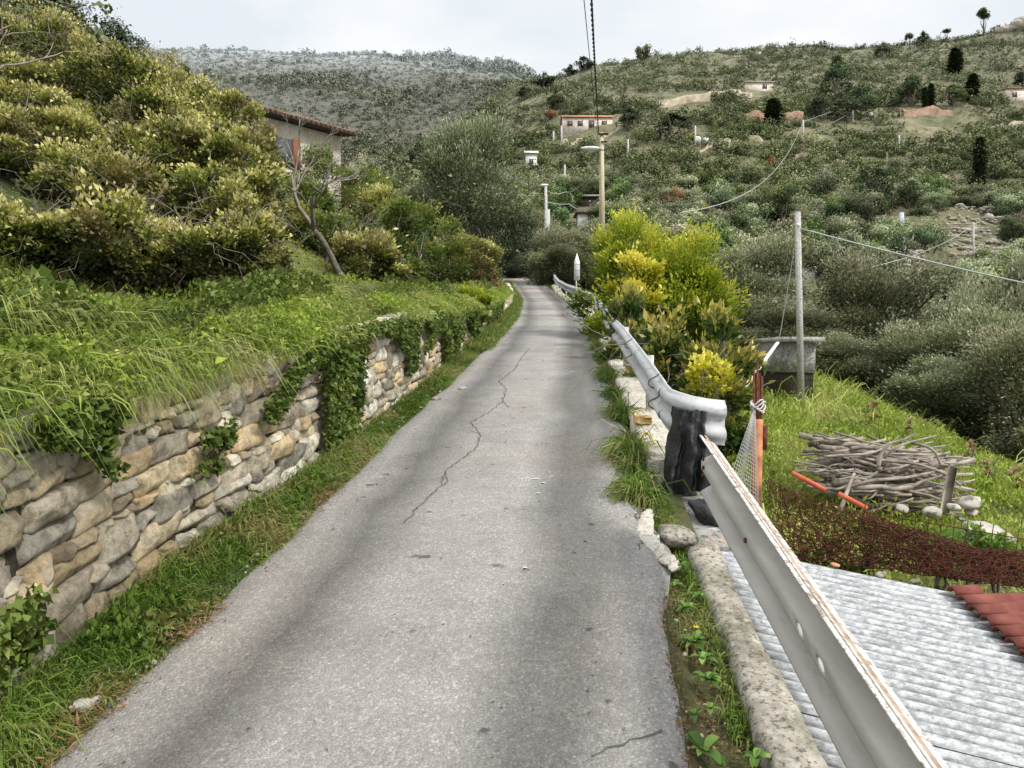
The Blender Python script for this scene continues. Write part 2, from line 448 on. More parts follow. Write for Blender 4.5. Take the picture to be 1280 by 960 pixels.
base = k.mix(1.0, base, warm, 'MULTIPLY'); base = k.mix(1.0, base, (.92, .91, .895), 'MULTIPLY')
base = k.mix(1.0, base, k.ramp(k.noise(2.3, 6, .75), [(.25, .82), (.5, 1.06), (.75, 1.24)]), 'MULTIPLY')
spots = k.mix(1.0, k.ramp(k.noise(7.5, 3, .5), [(.27, .45), (.31, 1)]), k.ramp(k.noise(23, 2, .5), [(.22, .4), (.27, 1)]), 'MULTIPLY')
base = k.mix(1.0, base, spots, 'MULTIPLY')
# patched darker bands further up the hill
yy = k.sep(k.pos(), 1)
band = k.ramp(k.noise(1.0, 3, .6, k.vec(k.pos(), (.05, .32, 0))), [(.42, .74), (.56, 1.08)])
fy = k.n('ShaderNodeMapRange'); k.l(yy, fy.inputs[0]); fy.inputs[1].default_value = 9; fy.inputs[2].default_value = 22
base = k.mix(fy.outputs[0], base, k.mix(1.0, base, band, 'MULTIPLY'))
leafy = k.ramp(k.noise(.5, 4, .7), [(.5, 0), (.62, 1)])
fb = k.n('ShaderNodeMapRange'); k.l(yy, fb.inputs[0]); fb.inputs[1].default_value = 27; fb.inputs[2].default_value = 36; fb.inputs[4].default_value = .5
base = k.mix(k.math('MULTIPLY', fb.outputs[0], leafy), base, (.20, .09, .05))
edge = k.ramp(t, [(.0, 1), (.035, 0), (.97, 0), (1, 1)])
base = k.mix(k.math('MULTIPLY', edge, k.ramp(k.noise(6, 5), [(.45, 0), (.65, .55)])), base, (.20, .175, .14))
k.color(base)
hgt = k.math('ADD', k.math('MULTIPLY', k.voro(88, out=0), -.7), k.noise(170, 3, .7))
k.bump(hgt, .8, .008)
M['road'] = k.m

# ---- stone of the dry wall
k = NT('wall_stone', .9, .15)
c = k.attr('col', 'Color')
c = k.mix(.75, c, k.mix(1.0, c, k.ramp(k.noise(11, 7, .72), [(.34, .3), (.5, 1), (.64, 1.55)]), 'MULTIPLY'))
c = k.mix(k.ramp(k.noise(7, 5, .7), [(.55, 0), (.66, .7)]), c, (.66, .63, .55))
c = k.mix(k.ramp(k.noise(4.4, 6, .7), [(.58, 0), (.68, .75)]), c, (.16, .145, .10))
c = k.mix(k.ramp(k.noise(21, 5, .7), [(.60, 0), (.68, .6)]), c, (.36, .20, .09))
c = k.mix(k.ramp(k.noise(2.0, 5, .7), [(.58, 0), (.72, .55)]), c, (.14, .16, .06))
k.color(c); k.bump(k.noise(14, 9, .8), 1.0, .05)
M['stone'] = k.m
M['wall_core'] = simple('wall_core', (.018, .014, .01), (.06, .05, .035), 20)

def concrete(name, a, b, moss=.4, patch=(.10, .12, .05), sc=1):
    k = NT(name, .9, .15)
    c = k.ramp(k.noise(6 * sc, 7, .75), [(.3, a), (.68, b)])
    c = k.mix(k.ramp(k.noise(38 * sc, 4, .7), [(.52, 0), (.62, .75)]), c, tuple(x * .38 for x in a))
    c = k.mix(k.ramp(k.noise(16 * sc, 5, .7), [(.56, 0), (.64, .7)]), c, (.62, .60, .54))
    c = k.mix(k.ramp(k.noise(2.7 * sc, 5, .7), [(.52, 0), (.66, moss)]), c, patch)
    k.color(c); k.bump(k.noise(30 * sc, 7, .75), .9, .02)
    return k.m
M['kerb'] = concrete('mossy_concrete', (.13, .11, .085), (.62, .57, .48), .6, (.11, .12, .04))
M['ledge'] = concrete('pale_concrete', (.42, .38, .32), (.72, .67, .58), .3)
M['tankconc'] = concrete('weathered_concrete', (.20, .19, .18), (.42, .40, .37), .35, (.13, .12, .10), .5)
M['slab'] = concrete('slab_concrete', (.30, .28, .25), (.55, .52, .46), .2, (.13, .12, .10), .7)
M['rock'] = concrete('pale_rock', (.26, .23, .19), (.55, .51, .44), .3, (.16, .16, .10), .25)
M['polec'] = concrete('pole_concrete', (.42, .40, .38), (.62, .60, .57), 0)
M['polewood'] = simple('pole_wood', (.38, .33, .20), (.58, .52, .36), 6, sc=(1, 1, .15))
M['paleblue'] = simple('pale_blue_paint', (.40, .52, .68), (.52, .62, .76), 4, bump=.1)
M['whitepaint'] = simple('white_paint', (.62, .62, .60), (.82, .82, .80), 3, bump=.1)
M['plaster'] = simple('old_plaster', (.50, .42, .33), (.84, .79, .70), 1.1, bump=.3)
M['oldtile'] = simple('old_roof_tile', (.16, .09, .065), (.34, .22, .16), 2.5, bump=.3)
M['roofedge'] = simple('roof_timber', (.05, .035, .03), (.13, .09, .07), 6)
M['terracotta'] = simple('terracotta', (.42, .17, .09), (.62, .33, .21), 2.5, bump=.3)
M['shutter'] = simple('shutter_paint', (.20, .08, .05), (.30, .13, .08), 9, bump=.1)
M['glass'] = NT('window_glass', .15, .5).color((.10, .11, .12)).m
M['cable'] = NT('cable', .6, .3).color((.05, .05, .055)).m
M['wire'] = NT('pale_cable', .6, .3).color((.42, .42, .40)).m
M['black'] = simple('black_sheet', (.008, .008, .009), (.03, .03, .032), 18, rough=.45, bump=.6, dist=.02, spec=.5)
M['rust'] = simple('rust', (.05, .022, .012), (.20, .075, .035), 30)
M['rustmesh'] = simple('rusty_wire', (.035, .012, .008), (.13, .042, .026), 25, rough=.9)
M['rustpipe'] = simple('rust_pipe', (.22, .09, .04), (.62, .27, .13), 9, bump=.5)
M['redpipe'] = simple('red_pipe', (.46, .09, .04), (.66, .20, .11), 9)
M['net'] = NT('white_net', .7, .2).color((.62, .60, .56)).m
M['yellowhose'] = NT('yellow_hose', .5, .3).color((.62, .50, .22)).m
M['yellowwood'] = simple('yellow_wood', (.50, .30, .10), (.68, .48, .22), 20)
# galvanised rail: grey with streaks, scaly worn edges
k = NT('galvanised_rail', .75, .25, 0)
c = k.ramp(k.noise(5, 6, .7, k.vec(k.obj(), (1, .18, 1))), [(.3, (.37, .355, .325)), (.6, (.52, .50, .465))])
e = k.attr('rnd')                      # 1 on the crests of the beam
sc_ = k.noise(34, 5, .75)
c = k.mix(k.math('MULTIPLY', k.ramp(e, [(.45, 0), (.8, 1)]), k.ramp(sc_, [(.44, 0), (.52, 1)])), c, (.76, .73, .67))
c = k.mix(k.math('MULTIPLY', k.ramp(e, [(.5, 0), (.9, .8)]), k.ramp(k.noise(24, 5, .7), [(.52, 0), (.60, 1)])), c, (.17, .12, .09))
c = k.mix(k.ramp(k.noise(9, 5, .7, k.vec(k.obj(), (1, .35, 2))), [(.60, 0), (.72, .45)]), c, (.30, .22, .15))
k.color(c); k.bump(k.noise(28, 5), .35, .006)
M['rail'] = k.m
k = NT('smooth_galvanised_rail', .8, .2, 0)
c = k.ramp(k.noise(4, 6, .7, k.vec(k.obj(), (1, .2, 1))), [(.3, (.36, .37, .38)), (.6, (.56, .57, .58))])
c = k.mix(k.ramp(k.noise(9, 5, .7, k.vec(k.obj(), (1, .35, 2))), [(.54, 0), (.68, .6)]), c, (.26, .24, .20))
k.color(c); M['rail2'] = k.m
M['railrust'] = simple('rail_rust', (.20, .13, .09), (.46, .36, .28), 22)
# corrugated galvanised sheet
k = NT('galvanised_sheet', .6, .3, .1)
v = k.vec(k.obj(), (.6, 1, 1))
c = k.ramp(k.noise(34, 5, .75, v), [(.42, (.22, .23, .235)), (.5, (.33, .34, .345)), (.58, (.45, .46, .465))])
c = k.mix(k.ramp(k.noise(1.6, 3, .6, k.vec(k.obj(), (.5, 3, 1))), [(.5, 0), (.62, .35)]), c, (.48, .49, .50))
c = k.mix(k.ramp(k.noise(3.5, 4, .6), [(.62, 0), (.72, .4)]), c, (.40, .38, .34))
c = k.mix(1.0, c, k.ramp(k.attr('rnd'), [(0, .45), (.4, .92), (1, 1.12)]), 'MULTIPLY')  # corrugation valleys painted darker to bring out their shading
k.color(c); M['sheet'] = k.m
M['redsheet'] = simple('red_sheet', (.12, .035, .028), (.24, .08, .06), 7, bump=.3)

# ---- leaves and grass (rnd 0..1 picks the colour)
M['grass'] = leafmat('grass_blades', [(0, (.04, .075, .01)), (.35, (.135, .185, .035)), (.7, (.30, .355, .085)), (1, (.54, .53, .22))], .3, .75, 1.1, ptint=(.36, .34, .14))
M['verge'] = leafmat('verge_blades', [(0, (.035, .07, .01)), (.4, (.09, .16, .02)), (.75, (.19, .28, .05)), (1, (.40, .38, .15))], .3, .6, 2.2, ptint=(.34, .27, .12))
M['garden'] = leafmat('garden_blades', [(0, (.05, .10, .01)), (.4, (.19, .27, .035)), (.75, (.40, .49, .075)), (1, (.62, .62, .22))], .3, .6, .8, ptint=(.46, .45, .17))
M['dry'] = leafmat('dry_grass', [(0, (.14, .07, .035)), (.5, (.30, .18, .09)), (1, (.48, .38, .22))], .2)
M['bramble'] = leafmat('bramble_leaves', [(0, (.018, .026, .009)), (.3, (.07, .092, .018)), (.6, (.20, .23, .04)), (.82, (.44, .44, .10)), (1, (.74, .68, .30))], .2, .55, 1.6, ptint=(.20, .13, .07))
M['bush'] = leafmat('bush_leaves', [(0, (.03, .05, .012)), (.4, (.08, .13, .022)), (.75, (.17, .23, .04)), (1, (.32, .34, .09))], .25, .5, .8, ptint=(.30, .27, .06))
M['ivy'] = leafmat('ivy_leaves', [(0, (.02, .04, .012)), (.4, (.085, .13, .025)), (.75, (.21, .27, .06)), (1, (.42, .44, .14))], .2, rough=.4)
M['limebush'] = leafmat('lime_leaves', [(0, (.03, .06, .005)), (.35, (.14, .21, .015)), (.7, (.36, .43, .03)), (1, (.62, .62, .08))], .3)
M['yellowbush'] = leafmat('yellow_leaves', [(0, (.16, .18, .01)), (.35, (.42, .42, .03)), (.7, (.68, .62, .06)), (1, (.88, .80, .16))], .3)
M['mixedbush'] = leafmat('glossy_leaves', [(0, (.02, .045, .012)), (.4, (.06, .11, .022)), (.65, (.14, .19, .04)), (.85, (.34, .34, .08)), (1, (.62, .52, .12))], .2, rough=.35, spec=.4)
M['olive'] = leafmat('olive_leaves', [(0, (.02, .025, .01)), (.35, (.09, .11, .048)), (.7, (.22, .24, .12)), (1, (.42, .43, .27))], .15, info=.35)
M['olivefar'] = leafmat('olive_leaves_distant', [(0, (.018, .026, .010)), (.35, (.095, .12, .046)), (.7, (.235, .26, .13)), (1, (.46, .47, .29))], .12, info=.8)
M['hillgreen'] = leafmat('hillside_green_leaves', [(0, (.012, .022, .007)), (.4, (.05, .085, .022)), (.75, (.13, .19, .05)), (1, (.27, .32, .10))], .1, info=.8)
M['dark'] = leafmat('dark_evergreen', [(0, (.012, .02, .01)), (.5, (.035, .055, .022)), (1, (.09, .12, .05))], .1)
M['pine'] = leafmat('pine_needles', [(0, (.02, .035, .014)), (.5, (.06, .09, .028)), (1, (.14, .17, .06))], .1, info=.3)
M['rusty'] = leafmat('autumn_leaves', [(0, (.10, .05, .025)), (.5, (.30, .14, .06)), (1, (.55, .33, .15))], .2)
M['broad'] = leafmat('broad_weed_leaves', [(0, (.05, .11, .02)), (.5, (.13, .25, .04)), (1, (.28, .42, .09))], .3, rough=.4)
def scrubmat(name, stops):
    k = NT(name, .9, .1)
    c = k.ramp(k.attr('rnd'), stops)
    c = k.mix(1.0, c, k.ramp(k.noise(.03, 4), [(.35, .75), (.65, 1.25)]), 'MULTIPLY')
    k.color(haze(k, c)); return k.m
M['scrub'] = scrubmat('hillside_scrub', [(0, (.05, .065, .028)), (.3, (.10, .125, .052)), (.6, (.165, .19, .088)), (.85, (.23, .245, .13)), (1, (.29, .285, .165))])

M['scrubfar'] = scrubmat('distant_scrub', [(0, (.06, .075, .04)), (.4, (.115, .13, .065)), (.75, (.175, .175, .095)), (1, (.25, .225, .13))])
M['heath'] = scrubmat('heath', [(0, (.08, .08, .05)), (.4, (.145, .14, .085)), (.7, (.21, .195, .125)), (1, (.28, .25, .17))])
# ================================================================== THE SETTING
# ground: one sheet to beyond the hills
ys = np.concatenate([np.arange(-10, 12, .2), np.arange(12, 30, .4), np.arange(30, 62, .8), np.arange(62, 270, 2.0), np.arange(270, 721, 9)])
g = np.concatenate([[0, .02, .12, .25, .4, .55, .75, 1.0], 1.0 + np.cumsum(.3 * 1.028 ** np.arange(150))])
offl = g[g < 620]
rows = []
for y in ys:
    w, a, b, gg = float(xw(y)), float(xl(y)), float(xr(y)), float(xg(y))
    left = (w - .28) - offl[::-1]
    mid = np.concatenate([np.linspace(w - .265, a, 7), np.linspace(a, b, 8)[1:], np.linspace(b, gg + .05, 5)[1:]])
    right = gg + .06 + offl * 1.0
    rows.append(np.concatenate([left, mid, right]))
X = np.array(rows); Y = np.repeat(ys[:, None], X.shape[1], 1)
Z = H(X, Y)
tag(Bag().grid(np.stack([X, Y, Z], -1), flip=True).build('ground', M['ground'], smooth=True), kind='structure')

# road
ys = np.concatenate([np.arange(-8, 12, .08), np.arange(12, 64, .4)])
tt = np.linspace(0, 1, 25)
a = xl(ys) + fbm(ys * 2.3, 0, 0, 21, 5) * .035; b = xr(ys) + fbm(ys * 1.9, 5, 0, 22, 5) * .04
b = b + .10 * np.exp(-((ys - 4.15) / .5) ** 2)
X = a[:, None] + (b - a)[:, None] * tt[None]; Y = np.repeat(ys[:, None], 25, 1)
Z = zr(Y) + fbm(X * 1.3, Y * 1.3, 0, 23, 2) * .008 + .012 * np.sin(tt[None] * PI)
Z[:, 0] -= .04; Z[:, -1] -= .04
tag(Bag().grid(np.stack([X, Y, Z], -1), r=np.repeat(tt[None], len(ys), 0), flip=True).build('road', M['road'], smooth=True), kind='structure')
def zroad(x, y):
    t_ = (x - float(xl(y))) / float(xr(y) - xl(y))
    return float(zr(y)) + float(fbm(x * 1.3, y * 1.3, 0, 23, 2)) * .008 + .012 * math.sin(PI * min(max(t_, 0), 1))
def onroad(u, v):
    y = 4.0
    for _ in range(60):
        p = P(u, v, y); e_ = p.z - float(zr(y)); y += e_ * 1.0
        y = max(1.2, y)
    return P(u, v, y)
k = NT('crack_dark', .95, .05).color((.11, .10, .095)); M['crack'] = k.m
bg = Bag()
def crack(pix, w):
    pts = [onroad(u, v) for u, v in pix]
    q = []
    for i in range(len(pts) - 1):
        n = max(2, int((pts[i + 1] - pts[i]).length / .035))
        for j in range(n): q.append(pts[i].lerp(pts[i + 1], j / n) + Vector((random.gauss(0, .008), random.gauss(0, .01), 0)))
    q = np.array([(p.x, p.y, 0) for p in q])
    d = np.gradient(q, axis=0); d = unit(d); s = np.stack([-d[:, 1], d[:, 0], d[:, 2]], 1)
    ww = w * (.35 + R.random(len(q)))[:, None] * .5
    A = q - s * ww; B = q + s * ww
    for a_ in (A, B):
        for p in a_: p[2] = zroad(p[0], p[1]) + .004
    bg.grid(np.stack([A, B], 1))
crack([(505, 657), (528, 632), (552, 608), (556, 590), (574, 578), (596, 562), (600, 545), (588, 530), (606, 520), (628, 503), (633, 487), (624, 478), (644, 462), (652, 448), (662, 436)], .009)
crack([(556, 590), (560, 600), (549, 612)], .008)
crack([(600, 545), (586, 540)], .008)
crack([(628, 503), (636, 511)], .008)
crack([(735, 946), (762, 938), (790, 928), (815, 921), (846, 918)], .010)
crack([(800, 690), (806, 664), (795, 645), (802, 632)], .012)
tag(bg.build('road_crack', M['crack']), kind='structure')

# ------------------------------------------------------------------ dry stone wall
def wall_pt(y, h, d):
    """point on the wall's face: height h above its foot, d out from the face"""
    y = np.asarray(y, float)
    e = .05
    tx = (xw(y + e) - xw(y - e)) / (2 * e); n = np.sqrt(1 + tx * tx)
    bat = .05 * h
    x = xw(y) - bat + d / n; yy = y - d * tx / n
    return np.stack([x, yy, zr(y) - .06 + h], -1)
bg = Bag()
PAL = [(.46, .39, .27), (.42, .34, .22), (.33, .30, .25), (.48, .44, .36), (.30, .25, .18), (.40, .31, .20), (.60, .58, .52), (.26, .245, .215), (.40, .36, .29), (.52, .49, .42), (.42, .36, .26), (.24, .21, .17)]
def stone(s0, s1, h0, h1, n=8):
    a = np.concatenate([[-1], np.linspace(-.955, .955, n - 1), [1]]); n = n + 1; A, B = np.meshgrid(a, a, indexing='ij')
    p = R.uniform(10, 40)
    # superelliptic outline: pull the corners in
    m = np.maximum(np.abs(A), np.abs(B)) + 1e-6
    q = np.where(m < 1e-3, 1.0, (np.abs(A / m) ** p + np.abs(B / m) ** p) ** (1 / p))
    U = A / q ** .6; W = B / q ** .6
    gap = .0015
    j = np.clip(R.normal(size=(4, 2)), -1.3, 1.3) * [.022 * min(1, (s1 - s0) / .2), .008]
    us = (U + 1) / 2; ws = (W + 1) / 2
    c = [(s0 + gap, h0 + gap), (s1 - gap, h0 + gap), (s0 + gap, h1 - gap), (s1 - gap, h1 - gap)]
    wts = [(1 - us) * (1 - ws), us * (1 - ws), (1 - us) * ws, us * ws]
    S = sum(w_ * (c[i][0] + j[i][0]) for i, w_ in enumerate(wts)); Hh = sum(w_ * (c[i][1] + j[i][1]) for i, w_ in enumerate(wts))
    S = S + fbm(s0 * 9 + A * 1.2, B * 1.2, h0 * 7, 31, 2) * .011; Hh = Hh + fbm(s0 * 5 + A * 1.2, B * 1.2 + 9, h0 * 7, 32, 2) * .010
    rr = np.maximum(np.abs(A), np.abs(B))
    D = R.uniform(0, .020) + .004 * (1 - rr ** 6) + (A * R.normal() + B * R.normal()) * .008
    fac = np.full(A.shape, 9.0)
    for _k in range(5):
        th_ = R.random() * 2 * PI; sl = R.uniform(.0, .05); fac = np.minimum(fac, (A * math.cos(th_) + B * math.sin(th_)) * sl + R.uniform(.0, .03))
    D = D + fac + fbm(A * 2.2 + s0 * 13, B * 2.2 + h0 * 11, 0, 33, 4) * .012
    D = np.where(rr > .99, D - .10, D)
    # courses wander
    Hh = Hh + .03 * fbm(S * .8, Hh * 1.2, 0, 35, 2); S = S + .02 * fbm(S * 1.5, Hh * 2, 0, 36, 2)
    col = np.array(PAL[R.integers(len(PAL))]) * np.array([1.03, 1.0, .93]) * R.uniform(1.15, 2.05)
    bg.grid(wall_pt(S, Hh, D), c=np.repeat(col[None], n * n, 0))
s_end = 40.0
h = 0.0
hs = []
while h < 1.12:
    d = float(R.choice([.055, .07, .08, .10, .11, .13, .16])); hs.append((h, h + d)); h += d
for ri, (h0, h1) in enumerate(hs):
    s = -1.5 + R.random() * .3
    while s < s_end:
        fs = 1 if s < 12 else 1.25
        L = (h1 - h0) * R.uniform(1.0, 3.1) * fs + .03
        L = min(L, .38)
        if h0 < float(wt(s)) + .04:
            n = 9 if s < 7 else (6 if s < 14 else 4)
            q = R.random()
            if (h1 - h0) > .12 and q < .28:
                f_ = R.uniform(.38, .62); hm = h0 + (h1 - h0) * f_
                stone(s, s + L, h0, hm, n)
                if L > .22:
                    m_ = s + L * R.uniform(.35, .65); stone(s, m_, hm, h1, n); stone(m_, s + L, hm, h1, n)
                else: stone(s, s + L, hm, h1, n)
            elif q < .36 and h0 > 0: stone(s, s + L, h0 - .04, h1 + R.uniform(0, .05), n)
            else: stone(s, s + L, h0, h1, n)
        s += L
yc = np.arange(-1.6, 44, .4)
W = thing('stone_wall', (float(xw(6)), 6, float(zr(6))), 'dry stone retaining wall of pale tan stones holding up the grassy bank left of the road', 'wall')
bg.build('stones', M['stone'], W, smooth=False)
core = np.stack([wall_pt(yc, -.1, -.035), wall_pt(yc, np.maximum(wt(yc), .1) * .5, -.035), wall_pt(yc, np.maximum(wt(yc), .1) + .01, -.035), wall_pt(yc, wt(yc) + .01, -.3)], 1)
Bag().grid(core).build('wall_core', M['wall_core'], W)
# ------------------------------------------------------------------ grass and weeds that nobody could count
def strip(n, y0, y1, fx0, fx1, power=1.0):
    """random points between two guide lines, denser near the camera"""
    q = R.random(n) ** power
    y = y0 + (y1 - y0) * q
    t_ = R.random(n)
    x = fx0(y) * (1 - t_) + fx1(y) * t_
    return x, y, t_
def xyz(x, y, dz=0.0): return np.stack([x, y, H(x, y) + dz], -1)

# bank top grass, long blades that droop over the wall
bg = Bag()
x, y, t_ = strip(70000, 1.4, 11, lambda y: xw(y) - 2.6, lambda y: xw(y) - .2, 1.7)
pn = fbm(x * .9, y * .9, 0, 41, 3)
tall = np.clip(1.0 - .35 * sstep(y, 4.4, 5.6), .3, 1) * (1 + .5 * pn)
blades(bg, xyz(x, y), .21 * tall, .0075, np.stack([.75 * np.clip(t_ * 1.4 - .1, 0, 1) + .1, -.25 + 0 * x, .75 + 0 * x], -1), .8, r=np.clip(.55 + .55 * pn + .2 * (fbm(x * 5, y * 5, 0, 42, 2)), 0, 1))
x, y, t_ = strip(60000, 10, 34, lambda y: xw(y) - 3.0, lambda y: xw(y) - .2, 1.3)
pn = fbm(x * .6, y * .6, 0, 43, 3)
blades(bg, xyz(x, y), .15 * (1 + .8 * pn), .011, np.stack([.35 * t_ + .1, -.1 + 0 * x, .9 + 0 * x], -1), .6, r=np.clip(.55 + .6 * pn, 0, 1))
# fringe hanging down the stones
x, y, t_ = strip(6000, 1.4, 5.0, lambda y: xw(y) - .42, lambda y: xw(y) - .12, 1.2)
dens = fbm(y * 1.5, 0, 0, 44, 3) > -.35
x, y = x[dens], y[dens]
pz = zr(y) + wt(y) + R.uniform(-.06, .12, len(y))
blades(bg, np.stack([x, y, pz + .03], -1), .24 + .1 * fbm(y * 2, 0, 0, 46, 2), .0075, np.stack([.75 + 0 * x, -.35 + 0 * x, .35 + 0 * x], -1), 1.0, r=.5 + .3 * fbm(x * 4, y * 4, 0, 45, 2))
tag(bg.build('bank_grass', M['grass']), 'long green grass with straw tufts drooping over the top of the stone wall', 'grass', kind='stuff')

# low leafy cover hanging over the wall top, between the grass
def hang(n, y0, y1, drop, seed, size=.042, thr=-.15, power=1.2):
    x, y, t_ = strip(n, y0, y1, lambda y: xw(y) * 0, lambda y: xw(y) * 0, power)
    k_ = R.random(n)
    lim = drop * np.clip(.55 + 1.4 * fbm(y * 1.3, 3.0, 0, seed, 3), 0.03, 2)
    hh = wt(y) + .06 + .02 * R.normal(size=n) - lim * k_ ** 1.3
    keep = (fbm(y * 2.2, hh * 3, 0, seed + 1, 2) > thr) & (hh > 0)
    y = y[keep]; hh = hh[keep]
    p = wall_pt(y, hh, .05 + .10 * R.random(len(y)) * np.clip(1.2 - (wt(y) - hh) * 1.2, .3, 1))
    d = np.array([.75, -.25, -.35])
    return p, d
bg = Bag()
p, d = hang(22000, 1.8, 6.5, .34, 51, thr=-.05)
leaves(bg, p, .034, .027, np.repeat(d[None], len(p), 0), r=.45)
p, d = hang(38000, 5.4, 22, .40, 53, thr=-.12, power=1.0)
leaves(bg, p, .038, .032, np.repeat(d[None], len(p), 0), r=.5)
x, y, t_ = strip(22000, 1.8, 24, lambda y: xw(y) - .7, lambda y: xw(y) - .2, 1.3)
m_ = fbm(x * 1.7, y * 1.1, 0, 55, 3) > .12
x, y = x[m_], y[m_]
leaves(bg, xyz(x, y, .05 + .16 * R.random(len(x))), .038, .03, np.repeat([[.5, -.4, .5]], len(x), 0), r=.55)
tag(bg.build('hanging_ground_cover', M['ivy']), 'small leaved green creeper spilling over the wall coping', 'ground cover', kind='stuff')

bg = Bag()
x, y, t_ = strip(90000, 3.2, 26, lambda y: xw(y) - 4.2, lambda y: xw(y) - .25, 1.25)
pn = fbm(x * 1.2, y * 1.2, 0, 57, 3)
k_ = pn + .3 * R.normal(size=len(x)) > -.15
x, y, pn = x[k_], y[k_], pn[k_]
leaves(bg, xyz(x, y, .02 + .11 * R.random(len(x)) * (1 + pn)), .03 + 0 * .0, .02, np.repeat([[.15, -.35, .7]], len(x), 0), r=np.clip(.6 + .5 * pn, 0, 1))
n = 34000; y = 1.6 + 26 * R.random(n) ** 1.2; q_ = R.random(n)
cov = fbm(y * .9, 1.0, 0, 58, 3); k_ = cov + .45 * R.normal(size=n) * .5 > -.12; y = y[k_]; q_ = q_[k_]
x = xw(y) - .36 + .46 * q_; pz = zr(y) + wt(y) + .10 + .16 * (1 - q_) - .22 * np.clip(q_ - .6, 0, 1) + .05 * R.random(len(y))
leaves(bg, np.stack([x, y, pz], -1), .030, .022, np.repeat([[.5, -.3, .2]], len(x), 0), r=.5 + .4 * fbm(x * 3, y * 3, 0, 59, 2))
m_ = R.random(len(y)) < .5
blades(bg, np.stack([x, y, pz - .05], -1)[m_], .14, .007, np.repeat([[.55, -.25, .5]], int(m_.sum()), 0), .9, r=.5)
tag(bg.build('low_weeds', M['garden']), 'bright yellow green low weeds on the bank between wall and thicket', 'weeds', kind='stuff')

# verge at the foot of the wall
bg = Bag()
x, y, t_ = strip(52000, 1.5, 14, lambda y: xw(y) + .05, lambda y: xl(y) + .05, 1.6)
pn = fbm(x * 1.6, y * 1.6, 0, 61, 3)
keep = R.random(len(x)) < np.clip(1.15 - .9 * t_ ** 2.5 + pn * .6, .03, 1)
x, y, t_, pn = x[keep], y[keep], t_[keep], pn[keep]
blades(bg, xyz(x, y), .11 * (1.15 - .6 * t_) * (1 + .7 * pn), .006, np.stack([.4 + 0 * x, -.2 + 0 * x, .7 + 0 * x], -1), .7, r=np.clip(.5 + .4 * pn, 0, 1))
x, y, t_ = strip(26000, 13, 46, lambda y: xw(y) + .0, lambda y: xl(y) + .1, 1.2)
blades(bg, xyz(x, y), .16, .014, np.stack([.3 + 0 * x, -.1 + 0 * x, .8 + 0 * x], -1), .6, r=.55)
x, y, t_ = strip(9000, 1.6, 12, lambda y: xw(y) + .1, lambda y: xl(y) - .02, 1.6)
keep = fbm(x * 2.1, y * 2.1, 0, 63, 2) > .1
x, y = x[keep], y[keep]
leaves(bg, xyz(x, y, .02 + .05 * R.random(len(x))), .036, .020, np.repeat([[.3, -.3, .6]], len(x), 0), r=.45)
tag(bg.build('verge_grass', M['verge']), 'strip of green grass and small weeds at the foot of the stone wall', 'grass', kind='stuff')
bg = Bag()
x, y, t_ = strip(9000, 1.6, 7, lambda y: xl(y) - .16, lambda y: xl(y) + .10, 1.5)
keep = fbm(x * .5, y * 1.3, 0, 65, 3) + R.normal(size=len(x)) * .08 > .05
x, y = x[keep], y[keep]
leaves(bg, np.stack([x, y, zr(y) + .012 + .012 * R.random(len(x))], -1), .032, .005, np.repeat([[.1, .1, .02]], len(x), 0) * 0 + unit(R.normal(size=(len(x), 3)) * [1, 1, .12]), r=.4)
# leaf litter and grit on the dirt of the right edge
x, y, t_ = strip(3500, 1.6, 5, lambda y: xr(y) - .03, lambda y: xg(y) - .05, 1.2)
leaves(bg, xyz(x, y, .012), .018, .008, unit(R.normal(size=(len(x), 3)) * [1, 1, .15]), r=.35)
tag(bg.build('dry_grass_litter', M['dry']), 'rusty dry grass litter along the asphalt edge', 'litter', kind='stuff')

# pebbles and white crumbs at the road edge
bg = Bag()
def pebble(bag, c, r_, sq=.6, n=7, col=None):
    a = np.linspace(0, PI, n); b = np.linspace(0, 2 * PI, n + 3)
    A, B = np.meshgrid(a, b, indexing='ij')
    V = np.stack([np.sin(A) * np.cos(B), np.sin(A) * np.sin(B), np.cos(A)], -1)
    V = V * (1 + .3 * fbm(V[..., 0] * 1.6 + c[0] * 31, V[..., 1] * 1.6 + c[1] * 17, V[..., 2] * 1.6, 71, 3))[..., None]
    V[:, -1] = V[:, 0]
    V = V * [r_, r_ * R.uniform(.6, 1.1), r_ * sq] @ rot(R.normal() * .2, R.normal() * .2, R.random() * 6).T
    bag.grid(V + np.asarray(c), c=None if col is None else np.repeat(np.asarray(col)[None], V.shape[0] * V.shape[1], 0))
for i in range(230):
    y = 1.7 + 9 * R.random() ** 1.6
    if R.random() < .6: x = float(xl(y)) + R.normal() * .07 - .02
    else: x = float(xr(y)) + R.normal() * .05 + .06
    r_ = .004 + .012 * R.random() ** 2.5
    pebble(bg, (x, y, float(H(x, y)) + .035), r_, .6, 5)
tag(bg.build('gravel', M['rock']), 'loose gravel along both asphalt edges', 'gravel', kind='stuff')
for i, (u, v, r_) in enumerate([(104, 886, .05), (118, 880, .03), (578, 487, .05), (545, 500, .05), (492, 527, .06), (474, 533, .06), (455, 550, .05), (412, 598, .04)]):
    p = onroad(u, v); b_ = Bag(); pebble(b_, (0, 0, 0), r_, .6, 9)
    tag(b_.build('loose_stone', M['rock'], smooth=True), ['pale loose stone at the front end of the left verge', 'small stone beside the pale stone at the front of the left verge', 'white stone on the verge where the ivy covers the wall', 'stone half sunk in the verge below the ivy', 'broad flat stone in the left verge before the ivy patch', 'low stone next to the broad flat one in the left verge', 'stone at the verge edge halfway along the near wall', 'small stone at the verge edge nearer than the broad flat stones'][i], 'stone', 'loose stones along the left verge').location = (p.x, p.y, p.z + .01)
